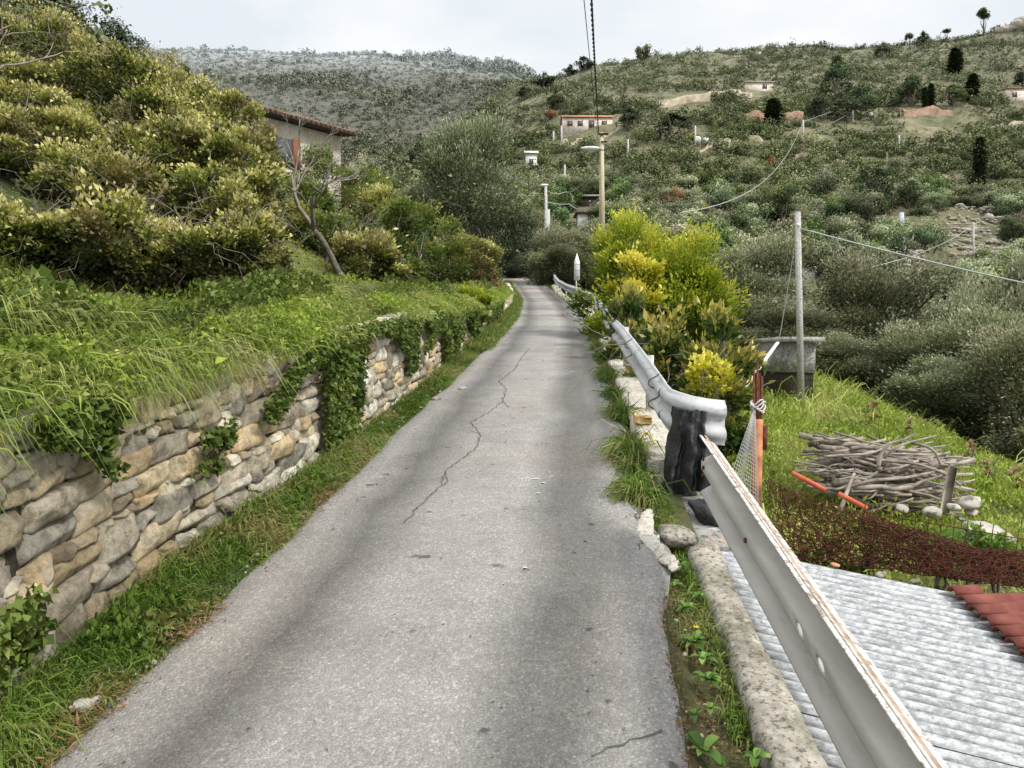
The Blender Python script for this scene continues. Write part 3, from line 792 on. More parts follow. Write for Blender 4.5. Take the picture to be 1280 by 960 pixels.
for i, (u, v, L, a_) in enumerate([(668, 601, .09, .2), (678, 606, .06, -.5), (660, 600, .03, .4), (672, 619, .04, 0), (656, 713, .03, 0), (715, 466, .09, 0), (742, 465, .05, .3), (690, 598, .03, .2)]):
    p = onroad(u, v); b_ = Bag()
    q = [(-L / 2, 0, 0), (-L / 6, .012, .006), (L / 6, -.004, .009), (L / 2, .01, .002)]
    b_.tube(q, [.003, .007, .007, .003], 5, flat=.4)
    o = b_.build('paper_scrap', M['whitepaint'], smooth=True)
    o.location = (p.x, p.y, p.z + .008); o.rotation_euler = (0, 0, a_)
    tag(o, ['longest white scrap lying in the middle of the road', 'white scrap touching the right end of the longest scrap on the road', 'tiny white scrap at the left end of the longest scrap on the road', 'small white scrap just nearer than the longest scrap', 'lone white speck on the road closest to the camera', 'white scrap on the road near the guardrail, farther up', 'white scrap at the right road edge, farther up', 'white speck right of the cluster of scraps'][i], 'litter', 'white scraps on the road')

bg = Bag()
y = 1.9 + 28 * R.random(700) ** 1.5; e_ = R.random(700); t_ = np.where(e_ < .35, .04 + .2 * R.random(700) ** 2, np.where(e_ < .75, .97 - .3 * R.random(700) ** 2, R.random(700)))
x = xl(y) * (1 - t_) + xr(y) * t_
pz = np.array([zroad(a_, b_) for a_, b_ in zip(x, y)]) + .006
leaves(bg, np.stack([x, y, pz], -1), .016, .008, unit(R.normal(size=(700, 3)) * [1, 1, .06]), r=.25)
tag(bg.build('fallen_leaves', M['dry']), 'small dry leaves and bits blown over the asphalt', 'litter', kind='stuff')

# right strip between asphalt and the low walls
bg = Bag()
x, y, t_ = strip(9000, 1.5, 5.2, lambda y: xr(y) + .03, lambda y: xg(y) - .06, 1.0)
keep = (fbm(x * 3, y * 2.0, 0, 67, 2) + .5 * sstep(y, 2.5, 4) > .05) & ((y < 3.75) | (y > 4.6) | (x > xr(y) + .16))
x, y = x[keep], y[keep]
blades(bg, xyz(x, y), .09, .006, np.repeat([[-.1, -.3, .7]], len(x), 0), .8, r=.55)
x, y, t_ = strip(42000, 5.0, 17, lambda y: xr(y) - .06, lambda y: xg(y) - .14, 1.3)
pn = fbm(x * 2.0, y * 2.0, 0, 68, 3)
keep = pn + .35 > R.random(len(x)) * .5
x, y, pn = x[keep], y[keep], pn[keep]
blades(bg, xyz(x, y), .15 * (1 + .8 * pn), .010, np.repeat([[-.35, -.3, .7]], len(x), 0), .8, r=np.clip(.35 + .5 * pn, 0, 1))
x, y, t_ = strip(24000, 16, 48, lambda y: xr(y) - .0, lambda y: xg(y) + .5, 1.2)
blades(bg, xyz(x, y), .24, .016, np.repeat([[-.2, -.2, .8]], len(x), 0), .7, r=.55)
tag(bg.build('edge_weeds', M['verge']), 'green weeds growing between the asphalt and the guardrail', 'weeds', kind='stuff')

# garden below the road
bg = Bag()
n = 120000
q = R.random(n) ** 1.25
y = 4.6 + 15 * q; x = xg(y) + .25 + 6.6 * R.random(n) ** 1.1
pn = fbm(x * .8, y * .8, 0, 81, 3)
keep = ~((x < 5) & (y < 4.95 - .08 * (x - 2))) & ((R.random(n) < .86 + pn) | (y > 10))
x, y, pn = x[keep], y[keep], pn[keep]
hh = (.17 + .14 * sstep(y, 9, 14) + .10 * (x < 2.4)) * (1 + .9 * pn)
blades(bg, xyz(x, y), hh, .011 + .0006 * y, np.repeat([[-.05, -.1, .9]], len(x), 0), .6, r=np.clip(.55 + .55 * pn + .25 * fbm(x * 4, y * 4, 0, 82, 2), 0, 1))
m_ = (fbm(x * 1.9, y * 1.9, 0, 83, 2) > .12)
x, y = x[m_][:40000], y[m_][:40000]
leaves(bg, xyz(x, y, .06 + .25 * R.random(len(x)) ** 2), .045, .020, np.repeat([[0, -.2, .8]], len(x), 0), r=.62)
tag(bg.build('garden_grass', M['garden']), 'bright yellow green grass and weeds covering the garden terrace below the road', 'grass', kind='stuff')

# ------------------------------------------------------------------ shrubs, near
def shrub(name, label, cat, base, size, n, leaf, m, clumps=26, spread=.28, stems=7, seed=1, group=None, twigm='bark', low=-.9, lift=.9, hollow=.5, up=0.0, part='foliage', shift=(0, 0), twigs=0, asp=.62):
    b = Vector(base)
    o = thing(name, b, label, cat, group)
    p, out, sh, cc = crown_pts(n, size, clumps, spread, hollow=hollow, seed=seed, low=low)
    c0 = np.array([shift[0], shift[1], size[2] * lift])
    bg = Bag()
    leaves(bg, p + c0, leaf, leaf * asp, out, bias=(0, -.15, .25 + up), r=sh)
    f = bg.build(part, m, o, origin=(0, 0, 0))
    f.parent = o; f.matrix_parent_inverse.identity()
    bg = Bag()
    idx = np.argsort(-cc[:, 2])[:max(stems, 1)]
    for i in list(idx) + list(R.integers(len(cc), size=max(0, stems - len(idx)))):
        limb(bg, (R.normal() * size[0] * .08, R.normal() * size[1] * .08, -.15), tuple(cc[i] * .9 + c0), max(.012, size[2] * .018), .006, .14, 7, 5)
    for i in range(twigs):
        a = cc[R.integers(len(cc))] * .8 + c0; d = unit(R.normal(size=3) + [0, 0, .25]) * R.uniform(.5, 1.1) * leaf * 14
        limb(bg, a, a + d, leaf * .10, leaf * .03, .25, 5, 4)
    s = bg.build('stem', M[twigm], o, origin=(0, 0, 0)); s.matrix_parent_inverse.identity()
    return o
# bramble-covered bank left
def bush_at(u0, u1, vtop, Y, name, label, m, leaf, n, seed, depth=None, **kw):
    a = P(u0, vtop, Y); b = P(u1, vtop, Y); x = (a.x + b.x) / 2; w = (b.x - a.x) / 2
    z0 = Hs(x, Y) - .05; zf = kw.pop('zf', 1.0); hz = (a.z - z0) / 2 * zf
    kw.setdefault('lift', 2 / zf - 1); kw.setdefault('low', -.85)
    return shrub(name, label, 'shrub', (x, Y, z0), (w, depth or w, hz), n, leaf, M[m], seed=seed, **kw)
TIER = [('bottom', 6.0, 290, [(-4, 50), (52, 46), (108, 42), (160, 40), (212, 38), (262, 34), (306, 28)], 1.0), ('lowest', 6.7, 266, [(10, 66), (88, 60), (160, 58), (226, 46), (284, 36), (322, 26)], .8), ('second', 7.6, 218, [(44, 66), (128, 62), (204, 50), (264, 44), (312, 30)], .7), ('third', 8.5, 164, [(-6, 76), (84, 70), (170, 60), (240, 46), (298, 38)], .6),
        ('fourth', 9.5, 118, [(34, 80), (128, 70), (210, 54), (276, 40), (322, 26)], .55), ('fifth', 10.6, 70, [(-10, 90), (78, 76), (160, 62), (228, 46), (292, 34)], .55), ('topmost', 11.8, 20, [(40, 90), (126, 60), (190, 50), (250, 44)], .6)]
NTH = ['leftmost', 'second from the left', 'third from the left', 'fourth from the left', 'fifth from the left', 'sixth from the left', 'rightmost']
OUT = lambda u: np.interp(u, [0, 60, 100, 150, 200, 250, 300, 322, 345], [-90, -20, 42, 62, 70, 88, 122, 150, 176])
kk = 0
for tn, Y_, vt0, items, zf in TIER:
    for n_, (u, hw) in enumerate(items):
        hw = hw * R.uniform(.75, 1.2); vt = max(vt0 + (R.uniform(-34, 26) if tn != 'bottom' else R.uniform(-14, 10)), float(OUT(u)) + R.uniform(0, 8)); nm = NTH[-1] if n_ == len(items) - 1 else NTH[n_]
        bush_at(u - hw, u + hw, vt, Y_ + (R.uniform(-.55, .55) if tn != 'bottom' else 0) + (max(0, u) / 300 * 1.3 if tn == 'bottom' else 0), 'bramble', nm + ' bramble hump in the ' + tn + ' tier of the left thicket', 'bramble', .040, int(7000 + 95 * hw), 100 + kk, clumps=40, spread=.25, stems=5, group='bramble thicket on the left bank', twigm='twig', hollow=.5, twigs=44, zf=zf, depth=.85, low=-1.0)
        kk += 1
GRP = [(458, 288, 44, 13.4, 'low green shrub behind the bare twisted tree'), (395, 262, 50, 14.5, 'brownish shrub below the house, behind the bare tree'), (505, 242, 48, 16, 'rounded olive green bramble mound right of the bare tree'), (468, 226, 40, 19.5, 'green shrub mound between the bare tree and the large olive'), (548, 268, 42, 20, 'low shrub above the far part of the stone wall'),
       (372, 222, 52, 19, 'dull green shrub in front of the house corner'), (572, 285, 34, 24, 'dark green shrub below the large dark olive'), (405, 186, 44, 24, 'grey green shrub right below the house wall'), (482, 214, 38, 28, 'grey green shrub right of the house'), (602, 296, 22, 25, 'small bramble next to the autumn coloured bush')]
for i, (u, vt, hw, Y_, l) in enumerate(GRP):
    bush_at(u - hw, u + hw, vt, Y_, 'green_shrub', l, 'bush' if i % 3 else 'bramble', .062, 8500, 130 + i, clumps=34, spread=.24, stems=8, group='shrubs on the left bank', twigm='twig', hollow=.6, twigs=24, depth=1.0)
shrub('autumn_bush', 'red brown autumn bush on the left bank before the bend', 'shrub', (-1.25, 26.2, Hs(-1.25, 26.2) - .1), (.85, .8, .65), 5000, .08, M['rusty'], seed=150, twigm='twig', twigs=20, lift=.75)
shrub('yellow_climber', 'bright yellow green leafy plant hanging over the far wall', 'shrub', (float(xw(16)) - .12, 16, float(zr(16)) + .3), (.34, .6, .5), 3000, .06, M['limebush'], seed=151, clumps=12, lift=.55, stems=3)
shrub('dark_climber', 'dark green leafy bush hanging on the wall under the bright yellow plant', 'shrub', (float(xw(14.2)) - .05, 14.2, float(zr(14.2)) + .1), (.30, .8, .38), 3200, .06, M['ivy'], seed=152, clumps=14, lift=.9, stems=3)
# ivy plants climbing down the stones
for i, (y0, y1, hb, dens, l) in enumerate([(5.75, 6.7, .05, 3600, 'large dark ivy curtain that hides the wall down to the verge'), (10.4, 12.3, .05, 4200, 'ivy curtain on the far part of the stone wall'), (4.22, 4.5, .42, 420, 'small ivy tuft rooted between two stones of the near wall'), (2.45, 2.95, .18, 420, 'ivy sprig on the front end of the stone wall'),
                                 (8.2, 8.8, .30, 900, 'narrow ivy strand on the wall between the two ivy curtains'), (17.5, 21.5, .0, 4200, 'ivy covering the wall near the bend')]):
    o = thing('ivy', wall_pt(y0, .2, 0), l, 'ivy', 'ivy plants on the stone wall')
    n = int(dens * 1.6); y = y0 + (y1 - y0) * R.random(n); top_ = wt(y) + .05 if i not in (2, 3) else wt(y) * 0 + hb + .26
    t_ = R.random(n)
    mid = (y0 + y1) / 2; taper = 1 - .35 * t_
    y = mid + (y - mid) * taper + .10 * fbm(t_ * 3, y * 2, 0, 90 + i, 2)
    hh = top_ - (top_ - hb) * t_
    kp = fbm(y * 3.5, hh * 4.5, 0, 93 + i, 2) > -.28
    y, hh, t_ = y[kp], hh[kp], t_[kp]
    p = wall_pt(y, hh, .05 + .11 * R.random(len(y)) * (1.15 - t_))
    bgi = Bag(); leaves(bgi, p, .036, .031, np.repeat([[.75, -.3, -.45]], len(p), 0), r=.45 + .3 * fbm(y * 4, hh * 5, 0, 96, 2))
    bgi.build('foliage', M['ivy'], o)
    bgi = Bag()
    for j in range(4):
        ya = mid + R.normal() * (y1 - y0) * .2; hs_ = np.linspace(float(wt(ya)) if i not in (2, 3) else hb + .2, hb + .05, 9)
        bgi.tube(wall_pt(ya + .05 * np.cumsum(R.normal(size=9)) * .5, hs_, .055), .006, 5)
    bgi.build('stem', M['bark'], o)

# bare twisted tree on the bank
def bare_tree(name, label, base, H_, spread, seed, r0=.07, mats='bark', depth=4, group=None, cat='tree'):
    rg = random.Random(seed); st = Vector(base)
    o = thing(name, st, label, cat, group)
    tb = Bag(); bb = Bag()
    def grow(p, d, L, r, k):
        q = [np.array(p)]; dd = np.array(d)
        for i in range(5):
            dd = unit(dd + np.array([rg.gauss(0, .17), rg.gauss(0, .17), rg.gauss(.03, .12)]))
            q.append(q[-1] + dd * L / 5)
        (tb if k == depth else bb).tube(q, np.linspace(r, r * .55, 6), 7 if k == depth else 4)
        if k <= 0: return
        for j in range(rg.choice([2, 3, 3])):
            s = rg.choice([3, 4, 5]) if k < depth else rg.choice([4, 5, 5])
            nd = unit(dd + np.array([rg.gauss(0, spread), rg.gauss(0, spread), rg.gauss(.15, .35)]))
            grow(q[s], nd, L * rg.uniform(.6, .85), r * .56, k - 1)
    grow((0, 0, -.1), (.02, 0, 1), H_ * .36, r0, depth)
    a = tb.build('trunk', M['bark'], o, smooth=True); a.matrix_parent_inverse.identity()
    a = bb.build('branches', M[mats], o); a.matrix_parent_inverse.identity()
    return o
p = P(438, 352, 12.4)
bare_tree('bare_tree', 'leafless twisted small tree with grey branches on the left bank', (p.x, p.y, Hs(p.x, p.y)), 3.4, .62, 5, .07, 'twig', 5)
bare_tree('bare_tree', 'thin leafless sapling left of the twisted tree, below the house', (-3.15, 12.6, Hs(-3.15, 12.6)), 1.6, .6, 8, .03, 'twig', 4)
# bare arching twigs over the thicket, top left
for i, (x, y, H_, s) in enumerate([(-5.4, 7.0, 2.6, 21), (-6.4, 7.9, 3.4, 22), (-7.2, 8.3, 3.2, 27)]):
    bare_tree('bare_shrub', ['bare arching shrub with grey stems in front of the left thicket', 'taller leafless shrub rising out of the left thicket', 'leafless shrub near the left edge of the picture'][i], (x, y, Hs(x, y)), H_, .85, s, .035, 'twig', 5, 'bare shrubs in the left thicket', 'shrub')

# right side bushes
bush_at(733, 842, 250, 15.5, 'mimosa_bush', 'tall lime green bush behind the guardrail, its left half reaching highest', 'limebush', .075, 30000, 201, clumps=46, spread=.26, up=.3, hollow=.6, asp=.36)
bush_at(806, 920, 290, 15.0, 'mimosa_bush', 'lower dark green right half of the lime bush, beside the olives', 'limebush', .075, 26000, 202, clumps=40, spread=.28, up=.2, hollow=.6, asp=.36)
bush_at(768, 836, 318, 13.2, 'yellow_bush', 'bright yellow leaved bush between guardrail and the lime green bush', 'yellowbush', .065, 7000, 203, clumps=20, spread=.28, up=.2, zf=.5)
bush_at(756, 812, 352, 11.4, 'loquat_bush', 'sparse green bush with long leaves right behind the far guardrail beam', 'mixedbush', .10, 3600, 204, clumps=22, spread=.24, up=.3, asp=.4, twigm='twig', stems=12)
bush_at(786, 868, 372, 9.4, 'loquat_bush', 'leafy bush with bare pale stems overhanging the guardrail', 'mixedbush', .085, 6000, 205, clumps=26, spread=.24, up=.3, asp=.42, twigm='twig', stems=16, twigs=20)
bush_at(846, 936, 386, 8.8, 'loquat_bush', 'leafy bush with yellow leaf tips above the folded guardrail end', 'mixedbush', .08, 6500, 206, clumps=26, spread=.24, up=.3, asp=.42, twigm='twig', stems=14, twigs=12)
bush_at(872, 912, 442, 8.1, 'yellow_shrub', 'small yellow leaved shrub just above the folded guardrail end', 'yellowbush', .055, 700, 207, clumps=12, spread=.4, up=.1, zf=.36)

# ------------------------------------------------------------------ olive and other trees
def olive_mesh(n, size, leaf, seed, trunk=True, clumps=34, spread=.22):
    p, out, sh, cc = crown_pts(n, size, clumps, spread * 1.25, hollow=.5, seed=seed, low=-.8)
    c0 = np.array([0, 0, size[2] * 1.1])
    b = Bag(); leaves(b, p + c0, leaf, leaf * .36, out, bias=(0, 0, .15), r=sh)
    t = Bag()
    for j in range(9):
        i = j % len(cc)
        limb(t, (0, 0, -.4), tuple(cc[i] * .85 + c0), size[2] * .05, size[2] * .008, .18, 7, 6)
    return b, t
protos = []
for s in range(3):
    b, t = olive_mesh(42000, (1.9, 1.8, 1.9), .085, 300 + s)
    o = thing('olive_tree', (0, 0, 0), 'olive', 'tree', 'olive trees below the garden')
    b.build('crown', M['olive'], o).matrix_parent_inverse.identity(); t.build('trunk', M['bark'], o, smooth=True).matrix_parent_inverse.identity()
    protos.append(o)
used = [False] * 3
def olive_at(u, vtop, hw, Y, label, k, group='olive trees below the garden', rz=None, sz=None, base=None):
    p = P(u, vtop, Y); z0 = (Hs(p.x, Y) - .2) if base is None else base
    w = hw * Y / F * 1.15; hgt = (p.z - z0) * 1.03
    o = protos[k] if not used[k] else copy_tree(protos[k]); used[k] = True
    o.location = (p.x, Y, z0); o.rotation_euler = (0, 0, R.random() * 6.3 if rz is None else rz)
    sx_ = w / 1.9; o.scale = (sx_, sx_, hgt / 4.0)
    tag(o, label, 'tree', group)
    return o
OL = [(955, 303, 66, 24, 'rounded olive tree left of the concrete pole, above the small concrete tank'), (1090, 316, 76, 21, 'large pale olive tree directly right of the concrete pole'), (1068, 350, 50, 26, 'olive tree in front of the orange roofed hut'),
      (905, 318, 42, 30, 'grey olive tree behind the lime bush'), (1205, 372, 70, 21, 'olive tree at the bottom of the valley on the right'), (1272, 340, 70, 20, 'dark olive tree at the right edge of the picture'), (1228, 388, 84, 17, 'shaded dark olive tree just below the garden edge'),
      (1150, 405, 66, 18, 'shaded olive tree below the large pale one'), (1296, 400, 84, 15, 'shaded olive tree in the lower right, next to the frame'), (1130, 385, 55, 25, 'olive tree beneath the stone mound with the blue pole'), (985, 372, 60, 20, 'olive tree behind the concrete tank'),
      (1172, 452, 62, 16.5, 'dark olive just behind the woodpile slope'), (1320, 395, 60, 24, 'olive tree cut by the right edge of the picture'), (1190, 352, 50, 30, 'small olive beside the stone mound'), (1055, 420, 62, 19, 'shaded olive crown behind the base of the concrete pole'), (850, 340, 60, 25, 'olive hidden low behind the lime bush')]
for i, (u, v, hw, Y, l) in enumerate(OL): olive_at(u, v, hw, Y, l, i % 3)
OR = [(592, 152, 60, 31, 'large dark olive tree standing above the road left of the bend'), (560, 195, 40, 34, 'olive tree behind the large dark one on the left'), (655, 262, 42, 57, 'shaded olive at the far end of the road'), (700, 285, 44, 44, 'olive overhanging the guardrail by the marker post'), (735, 280, 40, 48, 'grey olive behind the marker post'),
      (625, 240, 40, 60, 'olive over the left side of the bend'), (680, 275, 36, 64, 'dense olive closing the view past the bend'), (640, 290, 30, 52, 'low dark olive at the left of the bend'), (770, 290, 40, 40, 'olive hidden behind the lime bush'), (525, 230, 34, 36, 'small olive left of the large dark one')]
for i, (u, v, hw, Y, l) in enumerate(OR):
    olive_at(u, v, hw, Y, l, i % 3, 'olive trees around the bend')
# ================================================================== GUARDRAILS
PROF = [(.0, .012, 0), (.0, .0, .3), (.010, -.002, .3), (.03, .030, .2), (.050, .066, .5), (.066, .078, 1), (.084, .078, 1), (.098, .066, .5), (.116, .024, 0), (.128, .004, 0), (.136, .0, 0),
        (.174, .0, 0), (.182, .004, 0), (.194, .024, 0), (.212, .066, .4), (.228, .078, .8), (.25, .080, 1), (.268, .066, 1), (.285, .036, .9), (.300, .008, 1), (.312, .0, 1), (.314, -.014, 1)]
def beam(name, path, parent, m, holes=(), noise=.0, label=None, depth=1.0):
    """W profile swept along a path given by its top edge; holes: positions (m) along the path"""
    path = np.asarray(path, float)
    seg = np.linalg.norm(np.diff(path, axis=0), axis=1); S = np.concatenate([[0], np.cumsum(seg)])
    st = list(np.arange(0, S[-1], .12)) + [S[-1]]
    for h_ in holes: st = [s for s in st if abs(s - h_) > .06] + [h_ - .045, h_ + .045]
    st = np.array(sorted(st))
    C = np.stack([np.interp(st, S, path[:, i]) for i in range(3)], -1)
    d = np.gradient(C, axis=0); d[:, 2] = 0; d = unit(d)
    lat = np.stack([d[:, 1], -d[:, 0], 0 * d[:, 0]], -1)
    hh = np.array([p[0] for p in PROF]); oo = np.array([p[1] for p in PROF]) * depth; cc = np.array([p[2] for p in PROF], float)
    V = C[:, None, :] + lat[:, None, :] * oo[None, :, None] + np.array([0, 0, 1.0]) * (hh - .314)[None, :, None]
    if noise: V = V + (lat * (fbm(st * 1.5, 0, 0, 401, 2) * noise)[:, None])[:, None, :]
    a, b = V.shape[:2]
    Q = []
    bg = Bag(); hc = [10]
    for i in range(a - 1):
        hole = any(abs((st[i] + st[i + 1]) / 2 - h_) < .01 for h_ in holes)
        for j in range(b - 1):
            if hole and j in hc: continue
            Q.append((i * b + j, i * b + j + 1, (i + 1) * b + j + 1, (i + 1) * b + j))
    bg.add(V.reshape(-1, 3), Q, None, np.tile(cc, a))
    for i in range(a - 1):
        if any(abs((st[i] + st[i + 1]) / 2 - h_) < .01 for h_ in holes):
            p00, p01, p10, p11 = V[i, 10], V[i, 11], V[i + 1, 10], V[i + 1, 11]
            n = 24; th = np.arange(n) * 2 * PI / n
            ex = np.cos(th) * .36; ey = np.sin(th) * .42
            sc = 1 / np.maximum(np.abs(np.cos(th)), np.abs(np.sin(th))) * .5
            rx, ry = np.cos(th) * sc, np.sin(th) * sc
            def bl(x_, y_):
                x_ = (x_ + .5)[:, None]; y_ = (y_ + .5)[:, None]
                return p00 * (1 - x_) * (1 - y_) + p10 * x_ * (1 - y_) + p01 * (1 - x_) * y_ + p11 * x_ * y_
            VV = np.vstack([bl(rx, ry), bl(ex, ey)])
            bg.add(VV, [(q, (q + 1) % n, n + (q + 1) % n, n + q) for q in range(n)], None, 0.0)
    o = bg.build(name, m, parent, smooth=True)
    md = o.modifiers.new('thickness', 'SOLIDIFY'); md.thickness = .004; md.offset = 0
    if label: o['label'] = label
    return o
def post(parent, x, y, ztop, zbot, m, w=.10, t_=.055):
    bg = Bag()
    bg.box((x, y, (ztop + zbot) / 2), (.006, w, ztop - zbot)); bg.box((x + t_ / 2, y - w / 2, (ztop + zbot) / 2), (t_, .006, ztop - zbot)); bg.box((x + t_ / 2, y + w / 2, (ztop + zbot) / 2), (t_, .006, ztop - zbot))
    return bg.build('post', m, parent)
def bolt(parent, p, r_=.012, m='rust'):
    bg = Bag(); bg.tube([p, (p[0] - .008, p[1], p[2])], r_, 8); return bg.build('bolt', M[m], parent)
yy_ = np.linspace(-3.2, 4.12, 40)
G2 = thing('guardrail', (.9, 2, zr(2)), 'near guardrail beam with flaking galvanising that runs out of the lower right corner', 'guardrail', 'guardrails along the right road edge')
path = np.stack([xg(yy_), yy_, zr(yy_) + .64], -1)
n2 = np.stack([path + [.012, 0, .000], path + [.026, 0, -.004]], 1); Bag().grid(n2).build('rust_strip', M['railrust'], G2)
L0 = lambda y: float(np.sum(np.linalg.norm(np.diff(np.stack([xg(np.linspace(-3.2, y, 60)), np.linspace(-3.2, y, 60), zr(np.linspace(-3.2, y, 60))], -1), axis=0), axis=1)))
beam('beam', path, G2, M['rail'], holes=[L0(2.17), L0(2.37), L0(.2), L0(-.1)])
for y in (-1.6, .05): post(G2, float(xg(y)) + .035, y, float(zr(y)) + .60, float(zr(y)) - .10, M['rail'])
for (y, h) in ((4.03, .21), (4.03, .165), (4.04, .12), (3.08, .155)): bolt(G2, (float(xg(y)) - .003, y, float(zr(y)) + .64 - .314 + h), .011)
yy_ = np.linspace(18.6, 5.75, 60)
pa = np.stack([xg(yy_), yy_, zr(yy_) + .62], -1)
wing = [(1.165, 5.62, 1.455), (1.20, 5.50, 1.44), (1.26, 5.43, 1.42), (1.33, 5.40, 1.405), (1.40, 5.39, 1.395), (1.50, 5.40, 1.385)]
G1 = thing('guardrail', (1.3, 8, zr(8)), 'middle guardrail whose near end folds round to the right above a black sheet', 'guardrail', 'guardrails along the right road edge')
beam('beam', pa, G1, M['rail2'], depth=.7)
beam('end_wing', np.vstack([pa[-2:] + [[-.006, 0, .003]], wing]), G1, M['rail2'], label='folded end piece of the guardrail, bent to the right', depth=.5)
for y in (7.35, 10.2, 13.4, 16.6): post(G1, float(xg(y)) + .03, y, float(zr(y)) + .6, float(zr(y)) + .08, M['rail'])
post(G1, 1.30, 5.55, 1.40, .55, M['rail'])
for y in (6.15, 8.6): 
    bg = Bag(); x = float(xg(y)); z = float(zr(y)) + .62
    bg.tube([(x - o_ - .006, y, z - .314 + h_) for h_, o_, _ in PROF], .005, 4); bg.build('joint', M['rust'], G1)
yy_ = np.linspace(47, 19.6, 50)
G3 = thing('guardrail', (2.3, 28, zr(28)), 'far guardrail by the marker post, before the bend', 'guardrail', 'guardrails along the right road edge')
beam('beam', np.stack([xg(yy_), yy_, zr(yy_) + .66], -1), G3, M['rail2'], noise=.015, depth=.8)
for y in np.arange(20, 46, 3.2): post(G3, float(xg(y)) + .03, y, float(zr(y)) + .6, float(H(xg(y), y)) - .1, M['rail'])

# low walls under the rails
def lowwall(name, label, m, ys, xa, xb, top, h, seed, cat='low wall', rough=.018):
    ys = np.asarray(ys); n = len(ys)
    xa_, xb_, tp = xa(ys), xb(ys), top(ys)
    secs = []
    for f_, dz in ((0, -h), (0, -h * .55), (0, -.10), (0, -.03), (.12, 0), (.38, .006), (.65, .006), (.9, 0), (1, -.03), (1, -.12), (1, -h)):
        x = xa_ * (1 - f_) + xb_ * f_; z = tp + dz
        nn = fbm(ys * 6, f_ * 3 + dz * 5, 0, seed, 4)
        secs.append(np.stack([x + nn * rough * (1 if f_ in (0, 1) else .3), ys, z + fbm(ys * 5, f_ * 4, 0, seed + 3, 4) * rough], -1))
    V = np.stack(secs, 1)
    bg = Bag().grid(V); o = None
    c0, c1 = V[0], V[-1]
    for c_, fl in ((c0, 1), (c1, -1)):
        m_ = c_.mean(0); k_ = len(c_)
        bg.add(np.vstack([c_, m_]), None, [(k_, i, (i + 1) % k_)[::fl] for i in range(k_)])
    return tag(bg.build(name, m, smooth=True), label, cat)
lowwall('low_wall', 'rough mossy concrete kerb wall under the near guardrail', M['kerb'], np.arange(-2.5, 4.32, .045), lambda y: xg(y) - .05 + .02 * np.sin(y * 2.2), lambda y: xg(y) + .135, lambda y: zr(y) - .03 + .02 * np.sin(y * 3.1), .95, 411)
lowwall('low_wall', 'pale concrete ledge that carries the middle guardrail', M['ledge'], np.arange(5.62, 18.9, .08), lambda y: xg(y) - .15, lambda y: xg(y) + .24, lambda y: zr(y) + .07, .8, 421)
lowwall('low_wall', 'pale kerb under the far guardrail by the marker post', M['ledge'], np.arange(20, 46, .3), lambda y: xg(y) - .18, lambda y: xg(y) + .2, lambda y: zr(y) + .06, .5, 431)
# broken concrete lip beside the asphalt
pts = [onroad(u, v) for u, v in [(812, 636), (806, 650), (806, 664), (813, 678), (826, 692), (838, 704), (846, 712)]]
bg = Bag()
sp = np.array([tuple(p) for p in pts]); q = np.linspace(0, 6, 60); C = np.stack([np.interp(q, np.arange(7), sp[:, i]) for i in range(3)], -1)
th = np.linspace(0, 2 * PI, 13); d = unit(np.gradient(C, axis=0)); sd_ = np.stack([-d[:, 1], d[:, 0], 0 * d[:, 0]], -1)
rr = (.034 + .02 * fbm(q * 1.3, 0, 0, 441, 3))[:, None, None] * np.sin(np.clip(q / 6 * PI, .15, PI - .15))[:, None, None] ** .4
V = C[:, None] + sd_[:, None] * np.cos(th)[None, :, None] * rr * 1.5 + np.array([0, 0, 1.]) * (np.sin(th)[None, :, None] * rr * .42)
V = V + fbm(V[..., 0] * 24, V[..., 1] * 24, V[..., 2] * 24, 442, 4)[..., None] * .022
tag(bg.grid(V).build('concrete_lip', M['ledge'], smooth=True), 'wavy pale concrete lip broken off beside the asphalt edge', 'concrete edge')
p = onroad(842, 668); bg = Bag(); pebble(bg, (0, 0, 0), .13, .5, 16); o = bg.build('asphalt_lump', M['kerb'], smooth=True); o.location = (p.x + .02, p.y, p.z - .01); o.rotation_euler = (0, 0, 1.2)
tag(o, 'dark grey lump of asphalt between the concrete lip and the near kerb wall', 'lump')

# black sheet hanging below the folded rail end
bg = Bag()
n1, n2 = 26, 30
A, B = np.meshgrid(np.linspace(0, 1, n1), np.linspace(0, 1, n2), indexing='ij')
ang = A * 2.2 - .5
x = 1.145 + .20 * A + (.5 - A) * -.08 * B - .06 * B ** 2 * (1 - A); y_ = 5.53 - .17 * np.sin(np.clip(A * 1.6, 0, 1) * PI * .5) - .08 * B + .045 * np.sin(A * 17 + B * 3) * (B * .7 + .3)
z = 1.335 - .01 * A - B * (.66 - .12 * A) + .03 * fbm(A * 4, B * 4, 0, 451, 3)
x = x + .025 * fbm(A * 6, B * 5, 0, 452, 3); y_ = y_ + .05 * np.clip(B * 3, .1, 1) * fbm(A * 6, B * 6, 0, 453, 3)
o = bg.grid(np.stack([x, y_, z], -1)).build('black_sheet', M['black'], smooth=True)
tag(o, 'crumpled black plastic sheet hanging from the folded guardrail end', 'plastic sheet')
o = thing('shadow_fill', (1.36, 5.0, .62), 'black lump standing in for the dark shadowed hole between the two guardrails', 'bag')  # black lump added to read as the shadowed hole in the gap
bg = Bag(); pebble(bg, (0, 0, 0), .20, .55, 18); a_ = bg.build('shadow_fill_body', M['black'], o, smooth=True); a_.matrix_parent_inverse.identity()
bg = Bag(); pebble(bg, (.05, -.02, .11), .05, 1.1, 10); a_ = bg.build('shadow_fill_top', M['black'], o, smooth=True); a_.matrix_parent_inverse.identity()
